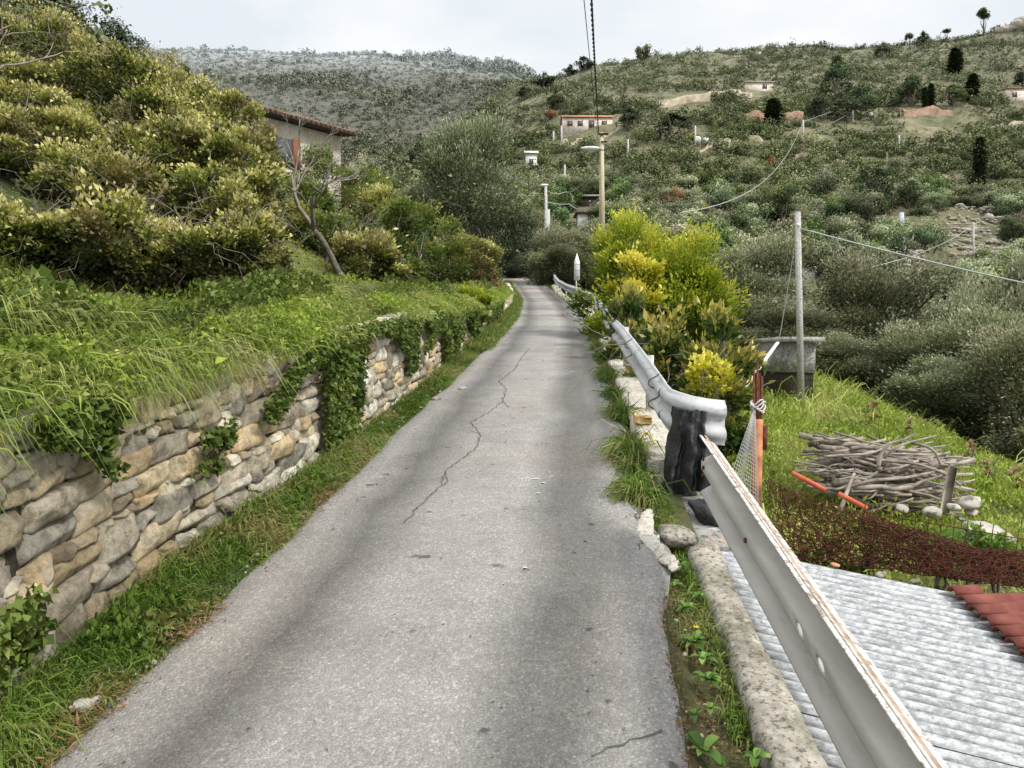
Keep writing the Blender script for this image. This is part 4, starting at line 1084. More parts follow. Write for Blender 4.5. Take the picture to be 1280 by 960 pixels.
lowwall('concrete_block', 'broken concrete block under the black sheet, at the gap between the guardrails', M['tankconc'], np.arange(4.55, 5.45, .05), lambda y: 1.12 + 0 * y, lambda y: 1.52 + 0 * y, lambda y: zr(y) - .14, .7, 461, 'concrete block', .03)
# yellow block and hose on the ledge
p = P(817, 517, 6.9)
tag(Bag().box((float(xg(6.75)) - .07, 6.75, float(zr(6.75)) + .115), (.13, .15, .07), .2, bev=.01).build('wooden_block', M['yellowwood']), 'small orange yellow wooden block on the pale ledge by the rail', 'block')
bg = Bag(); th = np.linspace(-.3, 3.6, 24); bg.tube(np.stack([float(xg(6.1)) - .10 + .045 * np.cos(th) , 6.1 + .16 * np.sin(th) - .05, float(zr(6.1)) + .10 + .05 * np.sin(th)], -1), .012, 8)
tag(bg.build('hose_loop', M['yellowhose'], smooth=True), 'loop of pale yellow hose on the ledge next to the black sheet', 'hose')
bg = Bag(); th = np.linspace(0, 4.2, 24); bg.tube(np.stack([float(xg(7.1)) - .07 + .05 * np.cos(th), 7.1 + .10 * np.sin(th), float(zr(7.1)) + .10 + .02 * np.sin(th * 2)], -1), .010, 8)
tag(bg.build('hose_loop', M['yellowhose'], smooth=True), 'thin curl of yellow hose behind the wooden block on the ledge', 'hose')

# ------------------------------------------------------------------ shed roofs below the road
def corr(name, o_, a_, b_, la, lb, pitch, amp, m, parent, seed, ragged=.02, label=None):
    """corrugated sheet: ridges run along a_, waves follow b_"""
    a_ = np.array(a_) / np.linalg.norm(a_); b_ = np.array(b_) / np.linalg.norm(b_); nrm = unit(np.cross(b_, a_)); nrm = nrm if nrm[2] > 0 else -nrm
    nb = int(lb / pitch * 8); S = np.linspace(0, lb, nb); T = np.linspace(0, la, 14)
    SS, TT = np.meshgrid(S, T, indexing='ij')
    per = (S // pitch); j = (hashn(per.astype(np.int64), 0, 0, seed) - .5) * ragged
    TT = TT + j[:, None] * (TT / la - .5) * 2 - .0
    V = np.asarray(o_)[None, None] + SS[..., None] * b_ + TT[..., None] * a_ + (np.sin(SS / pitch * 2 * PI) * amp + fbm(SS * 1.5, TT * 1.5, 0, seed, 2) * .006)[..., None] * nrm
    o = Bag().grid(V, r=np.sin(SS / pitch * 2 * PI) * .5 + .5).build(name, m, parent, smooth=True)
    md = o.modifiers.new('thickness', 'SOLIDIFY'); md.thickness = .003
    if label: o['label'] = label
    return o
S1 = thing('shed', (1.9, 3, -.6), 'low shed beneath the near guardrail with a mottled galvanised corrugated roof', 'shed')
av = (1.37, -.34, -.217); bv = (-.047, -1, -.154)
O_ = np.array((1.19, 4.62, .560))
for k_ in range(3):
    off = k_ * 1.62; q = O_ + unit(np.array(bv, float)) * off + np.array([0, 0, .006 * (k_ % 2)])
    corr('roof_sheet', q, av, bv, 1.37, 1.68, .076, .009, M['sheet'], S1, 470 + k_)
bg = Bag(); e0 = O_ + np.array([-.02, .05, -.01]); e1 = e0 + np.array(av) * .97
bg.tube([e0, (e0 + e1) / 2, e1], .03, 6, flat=.4); bg.build('roof_edge', M['yellowwood'] if False else M['deadwood'], S1)
bg = Bag()
q0 = O_ + np.array([.06, -.04, -.05]); q1 = q0 + np.array(av) * .88; q2 = q1 + unit(np.array(bv, float)) * 4.6; q3 = q0 + unit(np.array(bv, float)) * 4.6
lo = -2.0
for pa_, pb_ in ((q0, q1), (q1, q2), (q2, q3), (q3, q0)):
    bg.add([pa_, pb_, (pb_[0], pb_[1], lo), (pa_[0], pa_[1], lo)], [(0, 1, 2, 3)])
bg.build('wall', M['tankconc'], S1)
# rubble and tile bits on the edge
for i in range(9):
    t_ = R.random(); q = e0 + (e1 - e0) * t_
    bg = Bag(); pebble(bg, (0, 0, 0), .018 + .02 * R.random(), .4, 8); o = bg.build('tile_fragment', M['terracotta'] if i % 2 else M['rock'], smooth=True); o.location = (q[0], q[1] + R.uniform(-.03, .03), q[2] + .035)
    tag(o, 'orange tile fragment on the far edge of the galvanised roof' if i % 2 else 'pale stone fragment on the far edge of the galvanised roof', 'fragment', 'orange tile fragments on the roof edge' if i % 2 else 'pale stone fragments on the roof edge')
S2 = thing('shed', (3.4, 3.4, -.6), 'lower shed with a dark red corrugated roof at the right edge of the picture', 'shed')
q = O_ + np.array(av) * .955 + np.array([.02, -.04, .03])
corr('roof_sheet', q + np.array([0, 0, -.02]), (1, .10, -.02), bv, 2.0, 2.4, .11, .014, M['redsheet'], S2, 480)
q2 = q + np.array([.06, -.06, -.05]); bg = Bag(); bg.box((q2[0] + .9, q2[1] - 1.1, -.9), (1.75, 2.2, 1.9), bev=.01); bg.build('wall', M['tankconc'], S2)
for i in range(17):
    p_ = q + unit(np.array(bv, float)) * (.04 + i * .112); bg = Bag(); th = np.linspace(0, PI, 9)
    V = np.stack([np.stack([np.full(9, -.05), np.cos(th) * .05, np.sin(th) * .035], -1), np.stack([np.full(9, .10), np.cos(th) * .058, np.sin(th) * .042], -1)], 0)
    o = bg.grid(V + p_ + np.array([-.03, 0, .012])).build('ridge_tile', M['redsheet'], S2, smooth=True)
    md = o.modifiers.new('thickness', 'SOLIDIFY'); md.thickness = .012

# ------------------------------------------------------------------ rusty mesh between roof and garden
bg = Bag()
def meshpt(t_, h_, j=0):
    """along the mesh (0..1), height 0..1"""
    u0, v0 = 965 + 330 * t_, 694 + 42 * t_
    v1 = np.interp(t_, [0, .15, .4, .62, .8, 1.0], [600, 622, 646, 668, 688, 690])
    Yb = 4.78 - .38 * t_ + j
    a = np.array(P(u0, v0, Yb)); b = np.array(P(u0 - 6, v1, Yb + .12 + .35 * max(0, t_ - .5)))
    return a * (1 - h_) + b * h_
for i in range(1450):
    t_ = R.random() ** .72; h_ = R.random(); L_ = R.uniform(.03, .10); an = R.normal() * 1.2
    pts_ = []
    j = R.normal() * .03
    for k_ in range(5):
        f_ = k_ / 4 - .5
        tt_ = min(max(t_ + f_ * L_ * math.cos(an) * 1.4, 0), 1); hh_ = min(max(h_ + f_ * L_ * math.sin(an) * 6 + R.normal() * .03, 0), 1.03)
        pts_.append(meshpt(tt_, hh_, j) + R.normal(size=3) * .006)
    bg.tube(pts_, .0022, 3, cap=False)
for r_ in range(15):
    bg.tube([meshpt(t_, r_ / 14, 0) + R.normal(size=3) * .008 for t_ in np.linspace(0, 1, 60)], .0026, 3, cap=False)
tag(bg.build('rusty_mesh', M['rustmesh']), 'tangled sheet of rust brown wire mesh along the far edge of the shed roofs', 'wire mesh')
o = thing('wire_fence', tuple(meshpt(.6, 0)), 'rusty square wire grid sticking up behind the tangled mesh, near the woodpile', 'fence')
bg = Bag()
for i in range(15):
    u = 1082 + i * 16; v = 628 + (u - 1080) * .17
    a = P(u, v, 4.95 - .0013 * (u - 1080)); b = P(u - 8, v + 60, 4.93 - .0013 * (u - 1080)); bg.tube([a, b], .0032, 4)
for r_ in range(3):
    bg.tube([P(u, 640 + r_ * 22 + (u - 1080) * .17, 4.94 - .0013 * (u - 1080)) for u in range(1080, 1330, 20)], .0032, 4)
bg.build('grid', M['rustmesh'], o)
# green leaves growing behind it
for i, (u, v, Y_) in enumerate([(985, 668, 5.05), (1020, 672, 5.05), (1055, 678, 5.0), (1085, 690, 5.0), (1175, 668, 5.3), (1215, 672, 5.3), (1245, 672, 5.3)]):
    p = P(u, v, Y_)
    shrub('weed_bush', ['leafy weed behind the rusty mesh next to the rusty pipe', 'second leafy weed behind the mesh, counted from the rusty pipe', 'leafy weed behind the middle of the rusty mesh', 'leafy weed behind the mesh below the woodpile', 'broad leaved weed between the woodpile and the wire grid', 'pale broad leaved weed under the fallen slab', 'small weed behind the wire grid at the right'][i], 'weed', (p.x, p.y, p.z - .28), (.13, .1, .17), 420, .042, M['mixedbush'] if i < 4 else M['broad'], clumps=8, spread=.4, stems=3, seed=500 + i, group='weeds behind the rusty mesh')

# rusty pipe post with bars and net
o = thing('rusty_post', (P(945, 600, 5.0).x, 5.0, .3), 'rusty orange pipe with a bundle of reinforcing bars standing behind the near guardrail', 'post')
x0 = P(946, 600, 5.0).x
bg = Bag(); bg.tube([(x0 + .01, 5.0, .25), (x0 - .003, 5.0, .9), (x0, 5.0, P(946, 524, 5.0).z)], [.03, .036, .036], 14); bg.build('pipe', M['rustpipe'], o, smooth=True)
bg = Bag(); bg.tube([(x0 + .045, 5.0, P(955, 562, 5).z), (x0 + .048, 5.0, P(955, 532, 5).z)], .02, 10); bg.build('coupling', M['rust'], o, smooth=True)
for i, (dx, vt) in enumerate([(-.028, 462), (-.016, 468), (-.004, 452), (.012, 466), (.026, 470), (.034, 476)]):
    bg = Bag(); bg.tube([(x0 + dx * .7, 5.0 + .01 * (i % 3), .9), (x0 + dx, 5.0 + .015 * (i % 2), P(946, vt, 5.0).z)], .007 if i != 3 else .012, 6); bg.build('rod', M['rust'], o)
bg = Bag()
top = np.array(P(943, 512, 4.98)); bl = np.array(P(908, 612, 4.86)); br = np.array(P(948, 640, 4.9))
def netp(a, b):
    e_ = bl * (1 - a) + br * a
    p_ = top * (1 - b) + e_ * b
    return p_ + np.array([.012 * (a - .5) * (1 - b), -.03 * math.sin(a * 9) * b, 0])
for i in range(15): bg.tube([netp(i / 14, b_) for b_ in np.linspace(0, 1, 14)], .0017, 3, cap=False)
for j in range(1, 26): bg.tube([netp(a_, j / 25) for a_ in np.linspace(0, 1, 12)], .0017, 3, cap=False)
for j in range(5):
    th = np.linspace(0, 2 * PI, 14); bg.tube(np.stack([x0 + (.036 + .01 * (j % 2)) * np.cos(th), 4.995 + .04 * np.sin(th), P(945, 512, 5).z + .012 * j + .02 * np.sin(th * 2 + j)], -1), .005, 5)
tag(bg.build('white_net', M['net']), 'white plastic netting tied around the rusty post', 'net')

# red pipe, boards, woodpile
bg = Bag(); a, b = P(990, 591, 6.7), P(1032, 613, 6.55); bg.tube([a, b], .022, 12); o = bg.build('red_pipe', M['redpipe'], smooth=True); tag(o, 'upper piece of red orange pipe lying left of the woodpile', 'pipe', 'red pipes by the woodpile')
bg = Bag(); a, b = P(1048, 617, 6.45), P(1084, 636, 6.3); bg.tube([a, b], .022, 12); o = bg.build('red_pipe', M['redpipe'], smooth=True); tag(o, 'lower piece of red orange pipe in front of the woodpile', 'pipe', 'red pipes by the woodpile')
def stick(p0, p1, r0, r1, bend=.05, seg=6, m='deadwood', n=7):
    p0 = np.array(tuple(p0)); p1 = np.array(tuple(p1)); c = (p0 + p1) / 2
    k_ = np.linspace(0, 1, seg)[:, None]; q = p0 + (p1 - p0) * k_; L_ = np.linalg.norm(p1 - p0)
    w = np.cumsum(R.normal(size=(seg, 3)), 0) * L_ * bend * .25; w -= w[0] + (w[-1] - w[0]) * k_
    bg = Bag(); bg.tube(q + w - c, np.linspace(r0, r1, seg), n)
    if m == 'deadwood' and L_ > .35 and R.random() < .35:
        i = R.integers(2, seg - 1); d = unit(q[-1] - q[0] + R.normal(size=3) * L_ * .5); bg.tube([q[i] + w[i] - c, q[i] + w[i] - c + d * L_ * .25], [r1 * .7, r1 * .3], 5)
    o = bg.build('cut_branch', M[m], smooth=True); o.location = tuple(c); return o
for i in range(250):
    lay = R.random() ** .75
    u = 1034 + (1 - .1 * lay) * 160 * R.random() ; v = 636 - lay * 76 + (u - 1100) * .13
    if u < 1060: v = min(v, 612 + R.random() * 5) - 6
    Y_ = 7.1 + .9 * R.random() * (1 - lay * .3) + .35 * lay
    c = np.array(P(u, v, Y_)); L_ = R.uniform(.28, .85) * (1.0 if R.random() < .8 else 1.25)
    L_ = min(L_, 2 * min((1206 - u), (u - 1018) + 14) / F * Y_ + .16)
    an = R.normal() * .16 + (.5 if R.random() < .12 else 0) * R.choice([-1, 1])
    yaw = R.normal() * .4
    d = np.array([math.cos(an) * math.cos(yaw), math.sin(yaw), math.sin(an)]) * L_ / 2
    r_ = .008 + .024 * R.random() ** 1.8
    o = stick(c - d, c + d, r_, r_ * R.uniform(.45, .95), .10)
    tag(o, 'grey dead branch lying in the woodpile on the garden terrace', 'branch', 'branches of the woodpile')
X1 = [((1105, 572, 7.0), (1118, 560, 6.95), (1132, 554, 7.0), (1170, 545, 7.2), .014, 'long pale branch rising out of the top of the woodpile'),
      ((1095, 575, 6.95), (1140, 578, 6.9), (1178, 590, 6.9), (1201, 607, 6.9), .017, 'thick curved branch arching down over the right of the woodpile'),
      ((1132, 552, 7.1), (1160, 558, 7.0), (1170, 566, 7.0), (1175, 580, 7.0), .014, 'hooked branch at the top right of the woodpile'),
      ((1055, 611, 6.9), (1090, 600, 6.85), (1130, 598, 6.9), (1168, 590, 7.0), .018, 'straight pale pole across the front of the woodpile'),
      ((1030, 571, 7.1), (1055, 569, 7.05), (1085, 568, 7.0), (1112, 558, 7.1), .014, 'long pale branch along the upper left of the woodpile'),
      ((1098, 584, 6.9), (1100, 570, 6.9), (1106, 560, 6.9), (1114, 553, 6.9), .020, 'forked pale limb standing up in the middle of the woodpile'),
      ((1050, 640, 6.6), (1056, 622, 6.6), (1062, 606, 6.7), (1068, 592, 6.8), .020, 'grey board leaning against the left of the woodpile'),
      ((1042, 530 + 10, 7.3), (1060, 545, 7.3), (1080, 552, 7.3), (1100, 556, 7.3), .012, 'thin branch along the top left edge of the woodpile'),
      ((1185, 586, 7.0), (1195, 586, 6.95), (1205, 584, 6.9), (1212, 584, 6.9), .010, 'short twig poking out of the right end of the woodpile')]
for a, b, c, d, r_, l in X1:
    pts_ = np.array([tuple(P(*q)) for q in (a, b, c, d)]); k_ = np.linspace(0, 3, 12); q = np.stack([np.interp(k_, range(4), pts_[:, i]) for i in range(3)], -1)
    q[1:-1] = (q[:-2] + q[1:-1] * 2 + q[2:]) / 4
    bg = Bag(); c0 = q.mean(0); bg.tube(q - c0, np.linspace(r_, r_ * .7, 12), 8); o = bg.build('cut_branch', M['deadwood'], smooth=True); o.location = tuple(c0); tag(o, l, 'branch', 'branches of the woodpile')
p = P(1186, 612, 6.8); o = Bag().box((0, 0, 0), (.075, .03, .42), 0, .16, 0, bev=.004).build('wooden_stake', M['deadwood']); o.location = tuple(p); tag(o, 'upright weathered plank at the right end of the woodpile', 'stake')
for i, (u, v, s, l) in enumerate([(1192, 634, .075, 'rounded stone at the foot of the upright plank'), (1212, 628, .09, 'flat pale stone right of the upright plank'), (1214, 640, .07, 'lower stone right of the upright plank'), (1165, 640, .10, 'broad pale stone in front of the woodpile'), (1128, 636, .07, 'pale stone under the front of the woodpile'), (1202, 648, .05, 'brown stone below the rounded one by the plank'), (1232, 668, .17, 'flat grey slab half buried behind the wire grid')]):
    b_ = Bag(); pebble(b_, (0, 0, 0), s, .45, 14); o = b_.build('rock', M['rock'], smooth=True); o.location = tuple(P(u, v, 6.7 if i < 6 else 5.6)); tag(o, l, 'stone', 'stones around the woodpile')
# dry stems in the garden
for i, (u, v, h_, Y_, l) in enumerate([(1240, 598, .34, 9, 'tallest dry seed stalk near the right of the garden edge'), (1212, 580, .30, 10, 'dry stalk left of the tallest one at the garden edge'), (1132, 552, .30, 11, 'dry stalk on the garden edge above the woodpile'), (1090, 520, .32, 12, 'pale stalk on the garden edge behind the concrete pole'), (1268, 610, .3, 8.6, 'dry stalk at the right edge of the garden')]):
    p = P(u, v, Y_); shrub('dry_stalk', l, 'plant', (p.x, p.y, Hs(p.x, p.y)), (.06, .06, max(.2, (p.z + h_ - Hs(p.x, p.y)) / 2)), 90, .05, M['dry'], clumps=5, spread=.3, stems=3, seed=520 + i, group='dry stalks at the garden edge', lift=1.1)
# weeds beside the asphalt
def rosette(name, label, p, s, nl, m, flower=False, group=None):
    o = thing(name, p, label, 'weed', group); bg = Bag()
    for i in range(nl):
        th = i * 2.4 + R.normal() * .3; el = R.uniform(.25, 1.0); L_ = s * R.uniform(.6, 1.1)
        d = np.array([math.cos(th) * math.cos(el), math.sin(th) * math.cos(el), math.sin(el)])
        k_ = np.linspace(0, 1, 7); w = .20 * L_ * np.sin(np.clip(k_ * 1.02 + .02, 0, 1) * PI) ** .7
        c = d[None] * (k_ * L_)[:, None] - np.array([0, 0, 1.]) * (k_ ** 2.2 * L_ * .45)[:, None]
        sdv = np.array([-math.sin(th), math.cos(th), 0]); up_ = np.array([0, 0, .35])
        V = np.stack([c - sdv * w[:, None] + up_ * w[:, None], c, c + sdv * w[:, None] + up_ * w[:, None]], 1)
        bg.grid(V, r=np.full(21, R.random()))
    a = bg.build('leaf', M[m], o, smooth=True); a.matrix_parent_inverse.identity(); a['kind'] = 'stuff' if False else 'thing'
    del a['kind']; a.name = 'foliage'
    if flower:
        for dx, dy, dz in ((.01, -.02, s * .8),):
            fb_ = Bag(); fb_.tube([(0, 0, 0), (dx, dy, dz)], .002, 4); q = fb_.build('stem', M['broad'], o); q.matrix_parent_inverse.identity()
            fb_ = Bag()
            for j in range(6):
                th = j * PI / 3; fb_.add([(dx, dy, dz), (dx + .010 * math.cos(th - .4), dy + .010 * math.sin(th - .4), dz + .004), (dx + .016 * math.cos(th), dy + .016 * math.sin(th), dz + .008), (dx + .010 * math.cos(th + .4), dy + .010 * math.sin(th + .4), dz + .004)], [(0, 1, 2, 3)])
            q = fb_.build('flower', NT('petal', .5).color((.85, .55, .01)).m, o); q.matrix_parent_inverse.identity()
    return o
for i, (u, v, s, nl, fl, l) in enumerate([(880, 925, .105, 11, False, 'leafy weed rosette nearest the camera beside the asphalt'), (868, 880, .06, 8, False, 'small weed just beyond the nearest rosette'), (866, 792, .09, 14, True, 'weed with a single yellow flower beside the asphalt'), (884, 838, .085, 12, False, 'dark weed clump between the yellow flower and the nearest rosette'),
                                      (944, 934, .075, 9, False, 'weed growing at the foot of the kerb wall in the lower right'), (858, 750, .08, 12, False, 'weed beyond the yellow flower'), (878, 812, .075, 12, False, 'low weed touching the kerb wall below the yellow flower'), (852, 700, .07, 10, False, 'weed beside the broken concrete lip'), (872, 735, .07, 10, False, 'weed at the far end of the kerb wall'), (848, 672, .06, 9, False, 'small weed behind the asphalt lump'), (845, 722, .06, 10, False, 'weed just past the end of the concrete lip'), (888, 872, .05, 8, False, 'little weed against the mossy kerb wall')]):
    p = onroad(u, v); rosette('weed', l, (p.x, p.y, p.z - .04), s, nl, 'broad', fl, 'weeds beside the asphalt')
for i, (u, v, s, l) in enumerate([(150, 800, .15, 'broad leaved dock in the verge at the foot of the near wall'), (188, 795, .12, 'second dock plant right of the largest one in the verge'), (28, 870, .13, 'leafy weed at the left edge of the picture in the verge'), (100, 842, .10, 'low leafy weed in the verge near the left edge'), (330, 645, .10, 'leafy weed in the verge below the middle of the near wall'), (250, 705, .10, 'weed in the verge between the dock plants and the middle of the near wall')]):
    p = onroad(u, v); rosette('dock_plant', l, (p.x, p.y, p.z), s, 11, 'broad', False, 'broad leaved plants in the left verge')
for i, (u, v) in enumerate([(790, 560), (806, 590), (785, 520), (775, 490), (816, 612), (770, 470), (796, 545)]):
    p = onroad(u, v); rosette('dark_weed', ['dark leafy weed by the pale ledge near the wooden block', 'dark leafy weed just before the black sheet', 'dark weed beside the asphalt level with the first rail joint', 'dark weed beside the asphalt, second farthest', 'dark weed at the foot of the black sheet', 'farthest dark leafy weed beside the ledge', 'dark leafy weed just beyond the one by the wooden block'][i], (p.x, p.y, p.z - .03), .13, 16, 'ivy', False, 'dark weeds beside the pale ledge')
# ================================================================== TANK, POLES, CABLES
B_ = np.array([4.62, 13.2]); A_ = np.array([4.42, 14.9]); dr_ = unit(np.array([1.0, .10]))
def quadwall(bg, a, b, z0, z1, t_=.12):
    d = unit(b - a); n_ = np.array([-d[1], d[0]]) * t_
    V = [(*(a), z0), (*(b), z0), (*(b + n_), z0), (*(a + n_), z0), (*(a), z1), (*(b), z1), (*(b + n_), z1), (*(a + n_), z1)]
    bg.add(V, [(0, 1, 5, 4), (1, 2, 6, 5), (2, 3, 7, 6), (3, 0, 4, 7), (4, 5, 6, 7), (3, 2, 1, 0)])
o = thing('water_tank', (B_[0] + .5, B_[1] + .8, Hs(B_[0], B_[1])), 'small weathered concrete tank with an overhanging slab behind the concrete pole', 'tank')
zt0, zt1 = 1.42, 1.93
c_ = [A_, B_, B_ + dr_ * .62, A_ + dr_ * .62]
bg = Bag()
V = [(*q, zt0) for q in c_] + [(*q, zt1) for q in c_]
bg.add(V, [(0, 1, 5, 4), (1, 2, 6, 5), (2, 3, 7, 6), (3, 0, 4, 7), (4, 5, 6, 7), (3, 2, 1, 0)]); bg.build('basin', M['tankconc'], o)
bg = Bag(); m_ = sum(c_) / 4
ct = [m_ + (q - m_) * 1.22 for q in c_]
V = [(*q, zt1 + .01) for q in ct] + [(*q, zt1 + .075 + .02 * (k_ in (1, 2))) for k_, q in enumerate(ct)]
bg.add(V, [(0, 1, 5, 4), (1, 2, 6, 5), (2, 3, 7, 6), (3, 0, 4, 7), (4, 5, 6, 7), (3, 2, 1, 0)]); bg.build('slab', M['slab'], o)
ci = [m_ + (q - m_) * .96 for q in c_]; bg = Bag(); V = [(*q, .3) for q in ci] + [(*q, zt0 - .01) for q in ci]
bg.add(V, [(0, 1, 5, 4), (1, 2, 6, 5), (2, 3, 7, 6), (3, 0, 4, 7)]); bg.build('plinth', M['wall_core'], o)  # near-black walls painted to read as the shaded void under the basin
a, b = np.array(tuple(P(925, 492, 10.5))), np.array(tuple(P(972, 428, 12.4)))
bg = Bag(); bg.tube([a, b], .035, 4, flat=.45); tag(bg.build('leaning_board', M['whitepaint']), 'pale board leaning diagonally in front of the concrete tank', 'board')
for i, (u, v0, v1, w, l) in enumerate([(929, 442, 482, .05, 'white post at the left corner of the concrete tank'), (918, 446, 478, .04, 'white picket left of the tank post'), (910, 440, 478, .035, 'white picket behind the yellow shrub')]):
    a, b = P(u, v1, 12.6), P(u, v0, 12.6); tag(Bag().box(((a.x + b.x) / 2, 12.6, (a.z + b.z) / 2 - .1), (w, w, b.z - a.z + .2), bev=.004).build('picket', M['whitepaint']), l, 'post', 'white posts left of the concrete tank')

def pole(name, label, u0, v0, u1, v1, Y_, r_, m, group='poles on the slope', cat='pole', n=8, sink=.4, top=None):
    a, b = P(u1, v1, Y_), P(u0, v0, Y_)
    o = thing(name, a, label, cat, group); bg = Bag(); d = b - a
    bg.tube([(0, 0, -sink), tuple(d)], [r_ * 1.15, r_], n); q = bg.build('shaft', M[m], o, smooth=n > 6); q.matrix_parent_inverse.identity()
    return o, a, b
def cable(name, label, pts, r_, m='wire', sag=0.0, group='overhead cables', seg=24):
    q = []
    for i in range(len(pts) - 1):
        a, b = Vector(pts[i]), Vector(pts[i + 1])
        for k_ in range(seg):
            t_ = k_ / seg; p_ = a.lerp(b, t_); p_.z -= sag * 4 * t_ * (1 - t_) * (b - a).length; q.append(p_)
    q.append(Vector(pts[-1])); bg = Bag(); bg.tube(q, r_, 5); return tag(bg.build(name, M[m], smooth=True), label, 'cable', group)
# concrete pole by the tank
zb = Hs(P(1001, 465, 12.7).x, 12.7); 
o, a, b = pole('utility_pole', 'square grey concrete utility pole standing beside the concrete tank', 997, 265, 1002, 478, 12.7, .052, 'polec', n=4)
bg = Bag(); bg.tube([(b.x - a.x, -.07, b.z - a.z - .22), (b.x - a.x, -.02, b.z - a.z - .22)], .03, 8); q = bg.build('insulator', M['whitepaint'], o); q.matrix_parent_inverse.identity()
hp = P(998, 285, 12.7)
cable('cable', 'pale cable running from the concrete pole to the right edge of the picture', [hp, P(1500, 398, 10.5)], .012, sag=.012)
cable('cable', 'cable running left from the concrete pole behind the lime bush', [hp, P(850, 352, 30)], .012, sag=.01)
cable('guy_wire', 'guy wire slanting down from the concrete pole to the tank', [P(996, 292, 12.7), P(975, 418, 13.2), P(955, 470, 13.4)], .008)
# wooden pole on the road with lamp
o, a, b = pole('utility_pole', 'tall yellowish wooden utility pole carrying a street lamp', 752, 166, 754, 330, 41, .11, 'polewood', 'poles along the road')
d = b - a
for part, pts_, r_, m in (('lamp_arm', [(0, -.1, d.z - .9), (-.35, -.1, d.z - .85)], .035, 'polec'),):
    bg = Bag(); bg.tube(pts_, r_, 6); q = bg.build(part, M[m], o); q.matrix_parent_inverse.identity()
bg = Bag(); th = np.linspace(0, 1, 9); w = .17 * np.sin(np.clip(th * .9 + .1, 0, 1) * PI) ** .5 + .02
V = np.stack([np.stack([-.25 - 1.0 * th, -.1 + w * math.cos(a__), d.z - .84 + .10 * math.sin(a__) * (w / .17)], -1) for a__ in np.linspace(0, 2 * PI, 11)], 1)
q = bg.grid(V).build('lamp_head', M['whitepaint'], o, smooth=True); q.matrix_parent_inverse.identity()
bg = Bag(); bg.box((-.02, -.12, d.z - .1), (.5, .09, .09), bev=.01); bg.box((0, -.12, d.z - .5), (.3, .09, .07), bev=.01); q = bg.build('bracket', M['rust'], o); q.matrix_parent_inverse.identity()
bg = Bag(); bg.tube([(-.17, .1, -.2), (-.17, .1, d.z - 1.2)], .05, 6); q = bg.build('conduit', M['polewood'], o); q.matrix_parent_inverse.identity()
# twisted cable overhead
s_, e_ = P(748, 168, 41), Vector((2.04, 20, 10.95)); dd = (e_ - s_); f_ = s_ + dd * (52 / 21.0)
q = [s_.lerp(f_, t_) for t_ in np.linspace(0, 1, 420)]
bg = Bag()
for ph in (0, PI):
    bg.tube([(p_.x + .022 * math.cos(i * .9 + ph), p_.y, p_.z + .022 * math.sin(i * .9 + ph) - .35 * math.sin(PI * min(1, i / 419))) for i, p_ in enumerate(q)], .020, 5)
tag(bg.build('twisted_cable', M['cable']), 'thick twisted black power cable coming from the wooden pole overhead', 'cable', 'overhead cables')
cable('cable', 'thin grey cable left of the thick twisted one against the sky', [P(747, 172, 41), P(730, 0, 19), P(700, -300, 9)], .012, 'cable')
# street lamp on a concrete post
o, a, b = pole('street_lamp', 'white concrete lamp post with a lamp head beyond the bend', 682, 232, 684, 320, 50, .09, 'polec', 'poles along the road', 'street lamp'); d = b - a
bg = Bag(); bg.tube([(0, 0, -.4), (0, 0, d.z * .66)], [.22, .17], 8); q = bg.build('base', M['polec'], o, smooth=True); q.matrix_parent_inverse.identity()
bg = Bag(); V = np.stack([np.stack([.05 - .62 * th, w * .7 * math.cos(a__), d.z + .02 + .08 * math.sin(a__) * (w / .17)], -1) for a__ in np.linspace(0, 2 * PI, 11)], 1)
q = bg.grid(V).build('lamp_head', M['whitepaint'], o, smooth=True); q.matrix_parent_inverse.identity()
bg = Bag(); bg.box((-.14, 0, d.z * .80), (.16, .14, .16), bev=.03); q = bg.build('box', M['polec'], o); q.matrix_parent_inverse.identity()
cable('cable', 'upper cable sagging right from the white lamp post', [P(683, 238, 50), P(706, 240, 54), P(748, 200, 41)], .02, sag=.04)
cable('cable', 'lower cable sagging from the lamp post to the wooden pole', [P(683, 252, 50), P(712, 255, 50), P(748, 248, 41)], .025, sag=.05)
# marker post
o, a, b = pole('marker_sign', 'pointed narrow white marker sign on a thin post beside the far guardrail', 720, 335, 721, 384, 27, .025, 'polec', 'poles along the road', 'sign', sink=.1); d = b - a
bg = Bag(); ww = .10
z0 = d.z - .42
bg.add([(-ww, -.03, z0), (ww, -.03, z0), (ww, -.03, z0 + .62), (0, -.03, z0 + .95), (-ww, -.03, z0 + .62), (-ww, -.012, z0), (ww, -.012, z0), (ww, -.012, z0 + .62), (0, -.012, z0 + .95), (-ww, -.012, z0 + .62)],
       [(0, 1, 2, 4), (5, 9, 7, 6), (0, 5, 6, 1), (1, 6, 7, 2), (2, 7, 8, 3), (3, 8, 9, 4), (4, 9, 5, 0)], [(4, 2, 3), (9, 8, 7)])
q = bg.build('panel', M['whitepaint'], o); q.matrix_parent_inverse.identity()
for k_ in range(3):
    q = Bag().box((0, -.036, z0 + .14 + .2 * k_), (.2, .008, .02)).build('crossbar', M['polec'], o); q.matrix_parent_inverse.identity()
# short pale posts beyond the bend
pole('short_post', 'left one of two pale posts by the autumn tree beyond the bend', 648, 266, 648, 300, 58, .08, 'polec', 'short pale posts beyond the bend', 'post')
pole('short_post', 'right one of two pale posts by the autumn tree beyond the bend', 658, 276, 658, 305, 58, .07, 'polec', 'short pale posts beyond the bend', 'post')
cable('cable', 'thin wire between the two pale posts', [P(648, 270, 58), P(658, 280, 58), P(690, 300, 56)], .02, sag=.02)

